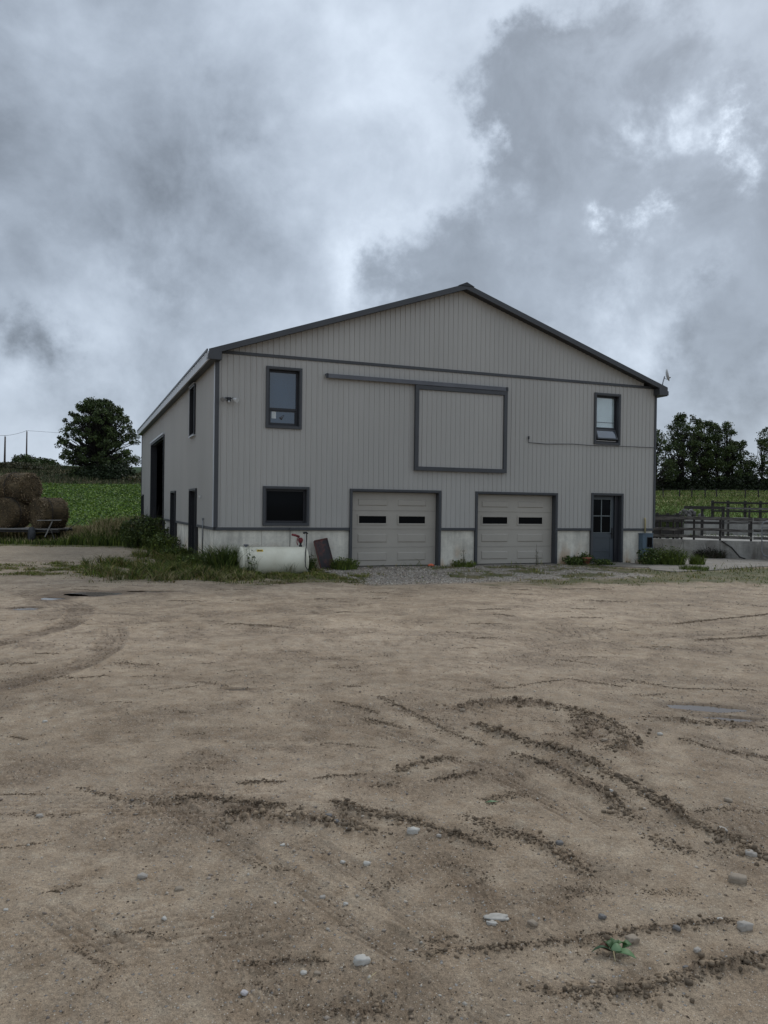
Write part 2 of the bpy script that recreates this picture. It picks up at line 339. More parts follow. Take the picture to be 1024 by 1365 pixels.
def np_mesh(name, V, Fc, m, parent=None, colr=None, smooth=False, attrs=None):
    """V (n,3), Fc (k,3|4)"""
    V = np.ascontiguousarray(V, np.float32); Fc = np.ascontiguousarray(Fc, np.int32); k, s = Fc.shape
    me = bpy.data.meshes.new(name); me.vertices.add(len(V)); me.vertices.foreach_set('co', V.ravel())
    me.loops.add(k*s); me.loops.foreach_set('vertex_index', Fc.ravel())
    me.polygons.add(k); me.polygons.foreach_set('loop_start', np.arange(0, k*s, s, dtype=np.int32))
    me.update(calc_edges=True); me.validate()
    if smooth: me.polygons.foreach_set('use_smooth', np.ones(k, bool))
    if colr is not None:
        a = me.color_attributes.new('Col', 'FLOAT_COLOR', 'POINT'); c = np.ones((len(V), 4), np.float32); c[:, :3] = colr; a.data.foreach_set('color', c.ravel())
    for an, av in (attrs or {}).items():
        a = me.attributes.new(an, 'FLOAT', 'POINT'); a.data.foreach_set('value', np.ascontiguousarray(av, np.float32))
    me.materials.append(m); o = bpy.data.objects.new(name, me); col.objects.link(o); o.parent = parent
    return o
# vectorised gradient noise
def _h(ix, iy, s):
    h = (ix.astype(np.int64)*374761393+iy.astype(np.int64)*668265263+s*974711) & 0xffffffff
    h = ((h ^ (h >> 13))*1274126177) & 0xffffffff; h = (h ^ (h >> 16)) & 0xffff
    return h/65536.*2*pi
def pn(x, y, s=0):
    ix = np.floor(x); iy = np.floor(y); fx = x-ix; fy = y-iy; u = fx*fx*fx*(fx*(fx*6-15)+10); v = fy*fy*fy*(fy*(fy*6-15)+10)
    def g(a, b):
        t = _h(ix+a, iy+b, s); return np.cos(t)*(fx-a)+np.sin(t)*(fy-b)
    return (g(0, 0)*(1-u)+g(1, 0)*u)*(1-v)+(g(0, 1)*(1-u)+g(1, 1)*u)*v
def fbm(x, y, o=4, s=0, g=.5):
    r = 0; a = 1.
    for i in range(o): r = r+a*pn(x*2**i, y*2**i, s+i*7); a *= g
    return r
def sst(a, b, x):
    t = np.clip((x-a)/(b-a), 0, 1); return t*t*(3-2*t)

# ------------------------------------------------------------------ the lie of the land
ANG = math.atan2(1046, 2658)
Ux, Uy = cos(ANG), sin(ANG); OX, OY = -4.4043, 20.5
BW, BL = 14.18, 24.0                      # barn width and length
def w2b(x, y): dx = x-OX; dy = y-OY; return dx*Ux+dy*Uy, -dx*Uy+dy*Ux
def b2w(u, v): return OX+u*Ux-v*Uy, OY+u*Uy+v*Ux
def Hm(x, y):
    x = np.asarray(x, float); y = np.asarray(y, float)
    yl = np.interp(y, [0, 42, 55, 75, 100, 125, 150, 165, 210, 400, 4000], [0, 0, .75, 2.1, 4.1, 6.3, 8.6, 9.1, 8., 3, 0])
    yr = np.interp(y, [0, 29.6, 31, 40, 46, 70, 110, 125, 200, 4000], [0, 0, .42, .45, 1.25, 2.35, 4.35, 4.4, 3, 0])
    t = sst(-.12, .16, x/np.maximum(y, 1.)); h = yl*(1-t)+yr*t
    u, v = w2b(x, y); d = np.maximum(np.maximum(-u, u-BW), np.maximum(-v, v-BL))
    h = h*sst(.6, 6., d)
    # level strip along the yard's retaining wall
    h = h+np.where(y > 60, .35*fbm(x*.03, y*.03, 3, 5)*sst(60, 90, y), 0)
    far = np.where((x < -45) & (y > 85), 1.6*np.exp(-((x+66)/16)**2-((y-118)/22)**2), 0)
    return h+far*1.0
def Hs(x, y): return float(Hm(x, y))
PUD = []     # puddles: centre, radii, angle
def pud(px, py, rx, ry, ang=0.): g = gnd(px, py); PUD.append((g[0], g[1], rx, ry, ang))
pud(75, 796, .30, .38); pud(122, 791, .62, .42, .2); pud(35, 811, .22, .2); pud(942, 943, .34, .14, -.25); pud(972, 957, .22, .07, -.2); pud(315, 918, .13, .05)
pud(200, 788, .5, .14, .1)
def P(*pts): return [gnd(a, b) for a, b in pts]
# ridges of churned soil: (polyline, half width, height, dark tint for damp and painted shade)
RUTS = [
 (P((232, 1065), (270, 1062), (330, 1068), (378, 1074)), .035, .020, .9),
 (P((286, 1088), (320, 1084), (372, 1090), (430, 1096), (480, 1103), (505, 1112)), .070, .040, 1.),
 (P((445, 1068), (470, 1078), (510, 1086), (548, 1098), (600, 1115), (655, 1130)), .045, .026, .9),
 (P((602, 946), (640, 941), (690, 938), (752, 943)), .095, .050, 1.), (P((752, 943), (790, 953), (818, 963)), .055, .03, .9),
 (P((766, 952), (787, 963), (778, 980), (765, 985)), .07, .03, .9), (P((806, 963), (832, 975), (838, 988), (822, 998), (798, 994)), .09, .045, 1.),
 (P((632, 966), (690, 985), (735, 998), (772, 1012), (805, 1030), (852, 1053), (890, 1076), (930, 1100), (966, 1116), (1015, 1138)), .055, .040, 1.),
 (P((686, 1008), (742, 1026), (780, 1046), (812, 1066), (842, 1090)), .065, .034, 1.),
 (P((620, 1089), (662, 1105), (712, 1122), (752, 1140), (784, 1162)), .055, .022, .8),
 (P((505, 930), (560, 958), (606, 980), (650, 995)), .03, .016, .6), (P((444, 935), (470, 942), (505, 953)), .022, .012, .7), (P((487, 959), (536, 971)), .04, .016, .9),
 (P((316, 1044), (378, 1042)), .018, .012, .7), (P((420, 1038), (484, 1032)), .018, .014, .7), (P((532, 1027), (560, 1017), (608, 1011)), .04, .026, .9),
 (P((491, 1048), (536, 1048)), .025, .014, .7), (P((573, 1041), (640, 1031)), .03, .02, .8), (P((640, 1066), (700, 1056)), .022, .012, .7),
 (P((557, 1270), (615, 1267), (690, 1261), (762, 1252), (832, 1242), (892, 1236), (982, 1226)), .026, .017, .9),
 (P((755, 1315), (812, 1323), (862, 1322), (892, 1306), (942, 1292), (1030, 1279)), .045, .028, 1.),
 (P((700, 1312), (760, 1330), (800, 1340)), .02, .010, .5),
 (P((322, 1281), (362, 1296)), .022, .010, .9), (P((356, 1282), (440, 1283)), .02, .014, .9), (P((432, 1345), (475, 1352), (528, 1342)), .03, .016, 1.),
 (P((100, 1262), (150, 1290), (125, 1318)), .02, .006, .6), (P((340, 1310), (420, 1352)), .02, .006, .5),
 (P((862, 955), (920, 962), (985, 968), (1040, 978)), .08, .026, .9), (P((905, 985), (960, 1000), (1030, 1012)), .03, .016, .7),
 (P((755, 962), (835, 972)), .03, .012, .6), (P((690, 915), (760, 905), (830, 915)), .03, .010, .5), (P((830, 905), (900, 918), (1010, 922)), .03, .012, .5),
 (P((960, 1128), (1000, 1135), (1040, 1146)), .10, .035, 1.), (P((868, 1118), (930, 1140)), .06, .02, .7),
 (P((770, 800), (835, 803)), .09, .012, .6), (P((742, 785), (810, 786)), .08, .01, .5), (P((900, 832), (960, 826), (1030, 819)), .05, .014, .6), (P((930, 853), (1030, 846)), .06, .016, .6),
 (P((250, 1003), (300, 1006)), .03, .008, .4), (P((0, 1058), (60, 1058)), .02, .008, .5), (P((0, 1084), (50, 1086), (110, 1084)), .03, .010, .7), (P((150, 884), (205, 886)), .08, .014, .6),
 (P((0, 886), (50, 884)), .05, .012, .5), (P((300, 832), (345, 834), (390, 838)), .07, .014, .5), (P((425, 990), (500, 996)), .03, .009, .5), (P((320, 1043), (380, 1042)), .02, .008, .5),
 (P((105, 1050), (160, 1062), (230, 1072)), .02, .008, .4), (P((590, 1150), (650, 1166)), .02, .006, .4), (P((740, 1180), (800, 1190)), .03, .008, .4),
]
_seg = random.Random(5)
for _ in range(110):           # short scrapes all over the yard, mostly across the view like the wheel paths
    y_ = 3.0+_seg.random()**1.2*14.5; x_ = (_seg.random()*2-1)*(.52*y_+.3); a_ = _seg.gauss(.05, .35); l_ = _seg.uniform(.06, .24)*(1+y_/8)
    RUTS.append(([(x_, y_), (x_+l_*.5*cos(a_), y_+l_*.5*sin(a_)+_seg.gauss(0, .03)), (x_+l_*cos(a_), y_+l_*sin(a_))], _seg.uniform(.008, .03)*(1+y_/9), _seg.uniform(.003, .009), _seg.uniform(.08, .32)))
# wheel tracks with tyre lugs: (polyline, half width, depth)
TRK = [
 (P((-60, 926), (0, 918), (60, 903), (110, 885), (140, 868), (152, 850), (149, 834)), .17, .020), (P((-60, 868), (0, 857), (40, 848), (80, 838), (104, 824), (107, 812), (94, 803)), .19, .020),
 (P((180, 1040), (300, 1120), (420, 1195), (540, 1270), (640, 1360)), .085, .008), (P((-60, 1180), (60, 1210), (180, 1290), (230, 1365)), .09, .007), (P((300, 1100), (420, 1130), (560, 1230), (640, 1290)), .08, .007),
 (P((440, 960), (560, 990), (660, 1030), (760, 1080), (840, 1130)), .12, .010), (P((540, 1170), (640, 1200), (740, 1195), (800, 1170)), .08, .008), (P((900, 1060), (960, 1100), (1060, 1140)), .13, .010),
 (P((0, 1000), (140, 985), (300, 975), (460, 985)), .16, .006), (P((620, 880), (760, 860), (900, 845), (1060, 838)), .22, .008), (P((200, 850), (420, 840), (700, 850), (1060, 880)), .25, .006), (P((860, 960), (1000, 1010), (1080, 1050)), .12, .01),
 (P((560, 1330), (700, 1345), (860, 1365)), .06, .006), (P((520, 1090), (600, 1160), (700, 1240)), .07, .007), (P((0, 780), (120, 815), (300, 820), (520, 800)), .3, .012), (P((500, 905), (640, 925), (800, 985), (900, 1040)), .12, .008)]
RUTS = [(p_, w_, h_, t_*(.55 if w_ < .07 and p_[0][1] > 6.6 else 1.)) for p_, w_, h_, t_ in RUTS]
def polyd(x, y, pts):
    """distance to polyline, arclength, signed side"""
    best = np.full(x.shape, 1e9); arc = np.zeros(x.shape); sg = np.zeros(x.shape); s0 = 0.
    for (ax, ay), (bx, by) in zip(pts[:-1], pts[1:]):
        dx, dy = bx-ax, by-ay; l2 = dx*dx+dy*dy; ln = l2**.5
        t = np.clip(((x-ax)*dx+(y-ay)*dy)/l2, 0, 1); px = x-(ax+t*dx); py = y-(ay+t*dy); d = np.hypot(px, py)
        m = d < best; best = np.where(m, d, best); arc = np.where(m, s0+t*ln, arc); sg = np.where(m, np.sign(dx*py-dy*px)*d, sg); s0 += ln
    return best, arc, sg, s0
def yard_detail(x, y):
    """height and dark tint (damp soil plus painted crevice shade) of the near yard"""
    r = np.hypot(x, y)
    h = .030*fbm(x*.35, y*.35, 3, 3)+.010*fbm(x*1.9, y*1.9, 4, 9)+.0045*fbm(x*9, y*9, 4, 21, .6)
    wet_shade = np.zeros(x.shape)
    pat = sst(-.08, .36, fbm(x*1.3+5, y*1.3, 4, 33)); cr = np.abs(fbm(x*20, y*20, 4, 40, .7)); h += pat*.016*(cr-.25)
    h += .0034*fbm(x*34, y*34, 3, 44, .7)
    wet_shade += pat*.45*sst(.1, .5, 1-cr*1.6)
    # dried scrape lines running with the traffic, groove shade painted into the tint
    q_ = x*.22-y*.97+.35*fbm(x*.5, y*.5, 2, 46); sc_ = sst(.12, .42, fbm(x*.55, y*1.9, 3, 47)); ln_ = sst(.80, .97, np.abs(np.sin(q_*60+2.5*pn(x*1.4, y*4, 48)))); h -= sc_*ln_*.006; wet_shade += sc_*ln_*.42
    for pts, hw, dep in TRK:
        a = np.array(pts); m = (x > a[:, 0].min()-3*hw) & (x < a[:, 0].max()+3*hw) & (y > a[:, 1].min()-3*hw) & (y < a[:, 1].max()+3*hw)
        if not m.any(): continue
        xx, yy = x[m], y[m]; d, s, sg, tot = polyd(xx+.02*pn(xx*3, yy*3, 2), yy+.02*pn(xx*3, yy*3, 8), pts)
        core = sst(hw*1.15, hw*.85, d); end = sst(0, .5, s)*sst(0, .5, tot-s); fade = sst(-.35, .25, fbm(xx*1.7, yy*1.7, 3, 51))
        lug = np.sin((s+np.abs(sg)*.7)*2*pi/(hw*.42))*.5; gro = np.cos(sg*2*pi/(hw*.5))*.35
        hh = -dep*core*(.25+.5*fade*(lug+gro))+dep*.7*np.exp(-((d-hw*1.15)/(hw*.16))**2)*(.4+fade)
        gl = np.zeros(xx.shape)
        for k_ in range(6):
            of_ = (k_-2.5)/3*hw*.92; gl = np.maximum(gl, np.exp(-((sg-of_-.01*pn(s*3, s*0+k_, 15))/(hw*.045+.0015))**2)*sst(-.02, .2, fbm(s*2.3, s*0+k_*3.7, 3, 16)))
        hh -= gl*(.010 if dep > .0085 else .006)*core
        h[m] += hh*end; wet_shade[m] += core*end*(.10+.22*fade)*(1.6 if dep > .015 else .6)+gl*core*end*(.8 if dep > .0085 else .45)  # tread: damp tint, with groove shade painted as darker lines
    for pts, hw, ht, wt in RUTS:
        a = np.array(pts); q = hw*4+.05; m = (x > a[:, 0].min()-q) & (x < a[:, 0].max()+q) & (y > a[:, 1].min()-q) & (y < a[:, 1].max()+q)
        if not m.any(): continue
        xx, yy = x[m], y[m]; wob = hw*.9
        d, s, sg, tot = polyd(xx+wob*fbm(xx/hw*.25, yy/hw*.25, 3, 60), yy+wob*fbm(xx/hw*.25+9, yy/hw*.25, 3, 61), pts)
        brk = sst(-.35, .12, fbm(xx/hw*.16, yy/hw*.16, 2, 70)); taper = sst(-hw, hw*3, s)*sst(-hw, hw*3, tot-s)
        lump = .40+1.7*np.abs(fbm(xx*26, yy*26, 3, 77, .65))+.3*np.abs(pn(xx*80, yy*80, 5))
        prof = np.exp(-(sg/(hw*np.where(sg > 0, .62, 1.25)))**2)*(d < hw*5)
        gro = np.exp(-((sg-hw*1.7)/(hw*.75))**2)
        h[m] += taper*(.95*ht*prof*lump*(.25+.75*brk)-ht*.42*gro*(.3+.7*brk))
        wet_shade[m] += wt*taper*(np.exp(-(d/(hw*1.0))**2)*(.25+.75*brk)+.4*gro*brk)*(.6+.5*sst(-.3, .3, fbm(xx*30, yy*30, 3, 99)))  # ridge tint: damp soil plus painted shade among the lumps
    for cx_, cy_, rx, ry, an in PUD:
        dx = x-cx_; dy = y-cy_; a_ = (dx*cos(an)+dy*sin(an))/rx; b_ = (-dx*sin(an)+dy*cos(an))/ry
        q = np.hypot(a_, b_)+.35*fbm(x*2.2/max(rx, .2)*.5, y*2.2/max(ry, .2)*.5, 3, 90)
        k = sst(2.2, 1.2, q); h = h*(1-k)+k*.12*h; h = h-.030*sst(1.12, .6, q); wet_shade += .75*sst(1.7, .9, q)
    return h, np.clip(wet_shade, 0, 1)

# where grass / gravel lie (used both for the colour of the soil and for the blades)
GL = [(-2.6, 17.17), (-1.82, 17.2), (.85, 18.0), (3.23, 17.75), (6.09, 18.1), (9.07, 18.5), (16, 19.2), (30, 21)]
def masks(x, y):
    n = fbm(x*.9, y*.9, 4, 101); n2 = fbm(x*3.1, y*3.1, 3, 111)
    u, v = w2b(x, y)
    edge = np.interp(x, [-30, -9.6, -8.4, -6.5, -5.4, -2.6, -1.8, .85, 3.2, 6.1, 9.1, 16, 30], [30, 30, 18.1, 17.7, 17.3, 17.2, 17.25, 18.0, 17.75, 18.1, 18.5, 19.2, 21])
    g = sst(-.55, .95, y-edge+1.3*n+.5*n2)
    outb = np.maximum(np.maximum(-u, u-BW), np.maximum(-v, v-BL))
    # gravel in front of the garage doors
    gr = sst(2.35, 2.75, u+.3*n)*sst(11.3, 10.3, u+.3*n)*sst(-5.2, -4.3, v)*sst(.4, .2, v)
    gr1 = sst(2.4, 3.0, u+.3*n)*sst(5.6, 4.9, u+.4*n)
    thin = gr*(1-.0)*sst(.18, -.12, n+.55*n2+.25*(gr1*2-1)*-1-.05)
    g = g*(1-gr*(1-sst(.08, .34, n*1.1+n2*.5+.16-gr1*.42)))
    # slab by the door stays clear
    g = g*(1-sst(11.4, 11.7, u)*sst(13.2, 12.9, u)*sst(-2.3, -1.9, v))
    # track on the left of the barn: dirt again
    trk = sst(-.5, .6, (u*-1)-1.2+.5*n)*sst(1.6, 3.2, v-u*.15+.7*n)*sst(16, 13.5, v+.35*u*-1*-1+.6*n)
    trk = trk*sst(22.5, 23.6, y+.0*x+.6*n)*sst(30.9, 29.7, y+.8*n-.0*x)
    g = g*(1-trk)
    strip = sst(.0, 1., 1-np.abs((x+7.6+.4*(y-20))/4.2)) * sst(0, 1, 2.4-np.abs(y-20.4-.22*(x+7.6)))*sst(-.25, .2, n+.5*n2+.05)
    lg = sst(-.6, -1.4, u)*(y < 24)
    g = np.where(lg > .5, np.maximum(g*sst(-7.6, -5.2, x)*.9, strip*.8), g)
    g = g*(y > 15)
    g = np.maximum(g, sst(29.8, 30.8, y+.7*n)*(x < 0)); g = np.maximum(g, sst(30.2, 30.9, y)*(x >= 0))
    g = g*sst(.0, .05, outb)
    ap = sst(11.9, 12.4, u+.5*n)*sst(-2.9, -2.4, v+.3*n)
    g = np.where((ap > .3) & (y < 30.2) & (x > 5), g*.25*(n > .1), g)
    return np.clip(g, 0, 1), np.clip(gr*(1-g), 0, 1), trk

# ------------------------------------------------------------------ terrain mesh
th = np.concatenate([-np.radians(np.array([180, 160, 140, 120, 100, 85, 72, 62, 54, 48, 44, 41])), np.radians(np.linspace(-39, 39, 700)), np.radians(np.array([41, 44, 48, 54, 62, 72, 85, 100, 120, 140, 160, 180]))])
rr = [.25]
while rr[-1] < 1.7: rr.append(rr[-1]*1.08)
while rr[-1] < 19.5: rr.append(rr[-1]*1.0046)
while rr[-1] < 48: rr.append(rr[-1]*1.012)
while rr[-1] < 260: rr.append(rr[-1]*1.02)
while rr[-1] < 5500: rr.append(rr[-1]*1.12)
rr = np.array(rr); R, T = np.meshgrid(rr, th, indexing='ij'); X = (R*np.sin(T)).ravel(); Y = (R*np.cos(T)).ravel()
Z = Hm(X, Y); wet_shade = np.zeros(X.shape); near = (np.hypot(X, Y) < 34)
hd, wd = yard_detail(X[near], Y[near]); g, gr, trk = masks(X, Y)
un, vn = w2b(X[near], Y[near]); ob = np.maximum(np.maximum(-un, un-BW), np.maximum(-vn, vn-BL))
damp = sst(0, 1.5, ob)*.85+.15; damp = damp*np.where(Y[near] > 17, .55, 1.)
Z[near] += hd*damp*sst(34, 30, np.hypot(X[near], Y[near])); wet_shade[near] = wd*sst(34, 26, np.hypot(X[near], Y[near]))
Z -= .02*np.where(np.hypot(X, Y) < 34, (ob_ := np.maximum(np.maximum(-w2b(X, Y)[0], w2b(X, Y)[0]-BW), np.maximum(-w2b(X, Y)[1], w2b(X, Y)[1]-BL))) < 0, 0)
n0 = fbm(X*.25, Y*.25, 4, 201); n1 = fbm(X*1.6, Y*1.6, 4, 211)
def mixc(a, b, t): t = np.asarray(t)[:, None]; return np.asarray(a)*(1-t)+np.asarray(b)*t
C = np.tile(np.array([.345, .268, .188]), (len(X), 1))
C = mixc(C, [.275, .205, .138], sst(-.1, .5, n1)*.7); C = mixc(C, [.39, .305, .22], sst(.0, .5, n0)*.6)
n2_ = fbm(X*7, Y*7, 4, 221, .65); C = mixc(C, [.25, .18, .115], sst(.05, .5, n2_)*.55*(np.hypot(X, Y) < 34)); C = mixc(C, [.42, .35, .26], sst(.2, .6, -n2_)*.4)
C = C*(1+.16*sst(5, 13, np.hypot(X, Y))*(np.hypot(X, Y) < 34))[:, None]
C = mixc(C, [.125, .083, .050], wet_shade*.84)  # dark brown of damp soil, also painted in as relief shade
C = mixc(C, [.31, .28, .24], gr*.85); C = mixc(C, [.33, .275, .20], trk*.4)
C = mixc(C, mixc(np.tile([.085, .092, .034], (len(X), 1)), [.16, .135, .065], sst(-.15, .35, n1)), g*.92)
# fields
nf = fbm(X*.06, Y*.06, 4, 301); nf2 = fbm(X*.35, Y*.35, 4, 311)
left = X < 2
crop = mixc(np.tile([.125, .20, .026], (len(X), 1)), [.075, .13, .036], sst(-.15, .25, nf+.5*nf2))
weed = mixc(np.tile([.070, .075, .032], (len(X), 1)), [.12, .10, .05], sst(-.1, .35, nf2))
hill = mixc(np.tile([.040, .070, .028], (len(X), 1)), [.05, .075, .03], sst(-.1, .3, nf2))
past = mixc(np.tile([.105, .175, .030], (len(X), 1)), [.175, .17, .06], sst(58, 84, Y+22*nf2+20*nf))
tw = sst(97, 101, Y+6*nf+2*nf2); lc = mixc(crop, weed, tw)
mnd = sst(-41, -52, X+4*nf)*sst(75, 92, Y+.12*X); lc = mixc(lc, weed, mnd)
lc = mixc(lc, hill, sst(122, 130, Y+5*nf)*(1-sst(-58, -62, X)))
lc = mixc(lc, weed, sst(47, 42, Y+3*nf))
fr = sst(31, 34, Y); fl = sst(33, 36, Y+2*n0)
C = np.where((left & (Y > 31))[:, None], mixc(C, lc, fl), np.where((Y > 31)[:, None], mixc(C, past, fr), C))
nr, nth = R.shape; idx = np.arange(nr*nth).reshape(nr, nth)
Fq = np.stack([idx[:-1, :-1], idx[:-1, 1:], idx[1:, 1:], idx[1:, :-1]], -1)[..., ::-1].reshape(-1, 4)
fc = Fq.mean(1).astype(int); fx = X[Fq].mean(1); fy = Y[Fq].mean(1); fg = g[Fq].mean(1); fgr = gr[Fq].mean(1)
cls = np.zeros(len(Fq), int); cls[(fgr > .5)] = 1; cls[(fg > .5) & (fy < 36)] = 2
cls[(fy > 33) & (fx < 2)] = 3; cls[(fy > 31) & (fx >= 2)] = 4
def sub(name, k, m):
    f = Fq[cls == k]; u_, inv = np.unique(f, return_inverse=True)
    o = np_mesh(name, np.stack([X, Y, Z], -1)[u_], inv.reshape(-1, 4), m, None, C[u_], True, {'wet_shade': wet_shade[u_]})
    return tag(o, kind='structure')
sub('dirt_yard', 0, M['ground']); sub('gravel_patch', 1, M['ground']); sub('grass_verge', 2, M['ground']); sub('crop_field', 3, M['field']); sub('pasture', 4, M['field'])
def ZG(x, y):
    """full ground height at points"""
    x = np.atleast_1d(np.asarray(x, float)); y = np.atleast_1d(np.asarray(y, float)); z = Hm(x, y); h, _ = yard_detail(x, y)
    u, v = w2b(x, y); o_ = np.maximum(np.maximum(-u, u-BW), np.maximum(-v, v-BL))
    return z+h*(sst(0, 1.5, o_)*.85+.15)*np.where(y > 17, .55, 1.)*sst(34, 30, np.hypot(x, y))
for cx_, cy_, rx, ry, an in PUD:
    m = MB(); k = 28; ring = []
    for j in range(k):
        a = 2*pi*j/k; q = 1.75; ring.append((cx_+(cos(a)*rx*cos(an)-sin(a)*ry*sin(an))*q, cy_+(cos(a)*rx*sin(an)+sin(a)*ry*cos(an))*q, -.0125))
    m.quad(*ring); tag(m.build('puddle', M['water']), kind='structure')

# ------------------------------------------------------------------ small stones, clods, pebbles
def ico(sub_=1):
    import bmesh
    b = bmesh.new(); bmesh.ops.create_icosphere(b, subdivisions=sub_, radius=1.); v = np.array([q.co[:] for q in b.verts]); f = np.array([[q.index for q in t.verts] for t in b.faces]); b.free()
    return v, f
IV, IF = ico(1)
OV = np.array([[1, 0, 0], [0, 1, 0], [-1, 0, 0], [0, -1, 0], [0, 0, 1], [0, 0, -1.]]); OF_ = np.array([[0, 1, 4], [1, 2, 4], [2, 3, 4], [3, 0, 4], [1, 0, 5], [2, 1, 5], [3, 2, 5], [0, 3, 5]])
def scatter_rocks(name, xs, ys, size, cols, m, flat=(.45, .8), sink=.3, oct_=False, jit=.3):
    IV, IF = (OV, OF_) if oct_ else (globals()['IV'], globals()['IF'])
    n = len(xs); zs = ZG(xs, ys); k = len(IV)
    ang = rng.uniform(0, 2*pi, n); sx = size*rng.uniform(.7, 1.3, n); sy = size*rng.uniform(.6, 1.1, n); sz = size*rng.uniform(flat[0], flat[1], n)
    V = IV[None]*(1+rng.uniform(-jit, jit, (n, k, 1)))
    V = V*np.stack([sx, sy, sz], -1)[:, None]
    c, s = np.cos(ang)[:, None], np.sin(ang)[:, None]
    Vx = V[..., 0]*c-V[..., 1]*s+xs[:, None]; Vy = V[..., 0]*s+V[..., 1]*c+ys[:, None]; Vz = V[..., 2]+(zs+sz*(1-sink)*.55)[:, None]
    V = np.stack([Vx, Vy, Vz], -1).reshape(-1, 3); Ff = (IF[None]+(np.arange(n)*k)[:, None, None]).reshape(-1, 3)
    return np_mesh(name, V, Ff, m, None, np.repeat(cols, k, 0), False)
# clods on the ridges
cx_, cy_, cs_ = [], [], []
for pts, hw, ht, wt in RUTS:
    tot = sum(math.dist(a, b) for a, b in zip(pts[:-1], pts[1:])); d0 = max(1.8, math.hypot(*pts[0]))
    cnt = int(tot/hw*(44 if hw > .03 else 15)*min(1, ht/.02)); cnt = min(cnt, 2600)
    for _ in range(cnt):
        q = random.random()*tot; 
        for a, b in zip(pts[:-1], pts[1:]):
            l_ = math.dist(a, b)
            if q <= l_: break
            q -= l_
        t_ = min(q/l_, 1); ox, oy = random.gauss(0, hw*(.5 if random.random() < .8 else 1.3)), random.gauss(0, hw*(.45 if random.random() < .8 else 1.3))
        cx_.append(a[0]+(b[0]-a[0])*t_+ox); cy_.append(a[1]+(b[1]-a[1])*t_+oy); cs_.append(min(ht*.42, .017)*random.random()**6+.0018+.0028*random.random()+.0003*a[1])
cx_, cy_, cs_ = map(np.array, (cx_, cy_, cs_))
cc = np.array([.158, .118, .079])*rng.uniform(.65, 2.0, (len(cx_), 1)); big_ = cs_ > .0075+.0003*cy_
n = 45000; yy = 1.9+rng.random(n)**1.3*10; xx = rng.uniform(-1, 1, n)*(yy*.56+.4); _, wq = yard_detail(xx, yy); k = rng.random(n) < wq*1.1+.05; xx, yy = xx[k], yy[k]  # crumbs coloured dark to paint in the shade of small relief
tag(scatter_rocks('soil_crumbs', np.concatenate([cx_[~big_], xx]), np.concatenate([cy_[~big_], yy]), np.concatenate([cs_[~big_], .0016+.003*rng.random(len(xx))**2+yy*.0004]), np.concatenate([cc[~big_], np.array([.132, .098, .066])*rng.uniform(.6, 1.5, (len(xx), 1))]), M['soil'], (.5, .9), .4, True, .4), 'fine soil crumbs sprinkled round the wheel ruts, darkened as painted relief shade', 'soil', kind='stuff')
cx_, cy_, cs_, cc = cx_[big_], cy_[big_], cs_[big_], cc[big_]
tag(scatter_rocks('soil_clods', cx_, cy_, cs_, cc, M['soil'], (.45, .95), .45, False, .42), 'dark crumbly clods of churned soil along the wheel ruts', 'soil', kind='stuff')
# pebbles over the yard
n = 26000; yy = 1.9+rng.random(n)**1.35*16.5; xx = rng.uniform(-1, 1, n)*(yy*.56+.4)
dens = fbm(xx*.8, yy*.8, 3, 401)+.6*fbm(xx*3, yy*3, 2, 402); keep = rng.random(n) < sst(-.5, .45, dens)*.9+.1; xx, yy = xx[keep], yy[keep]; n = len(xx)
sz = .0022+.010*rng.random(n)**5+yy*.00035
pal = np.array([[.43, .37, .30], [.32, .27, .22], [.24, .195, .155], [.50, .45, .38], [.28, .215, .155], [.18, .155, .135]])
pc = pal[rng.choice(6, n, p=[.24, .22, .18, .1, .2, .06])]*rng.uniform(.8, 1.15, (n, 1))
tag(scatter_rocks('pebbles', xx, yy, sz, pc, M['stone'], (.4, .8), .6, True), 'small pale pebbles pressed into the dirt of the yard', 'pebbles', kind='stuff')
# gravel in front of the doors
n = 9000; uu = rng.uniform(2.3, 11.2, n); vv = rng.uniform(-5., -.05, n); gx, gy = b2w(uu, vv); _, gm, _ = masks(gx, gy); k = (gm > .35) & (rng.random(n) < np.where(uu < 5.8, 1, .45)); gx, gy = gx[k], gy[k]
pc = pal[rng.choice(6, len(gx), p=[.3, .25, .1, .2, .05, .1])]*rng.uniform(.75, 1.3, (len(gx), 1))
tag(scatter_rocks('loose_gravel', gx, gy, rng.uniform(.012, .028, len(gx)), pc, M['stone'], (.5, .9), .4, True), 'loose grey crushed gravel in front of the garage doors', 'gravel', kind='stuff')
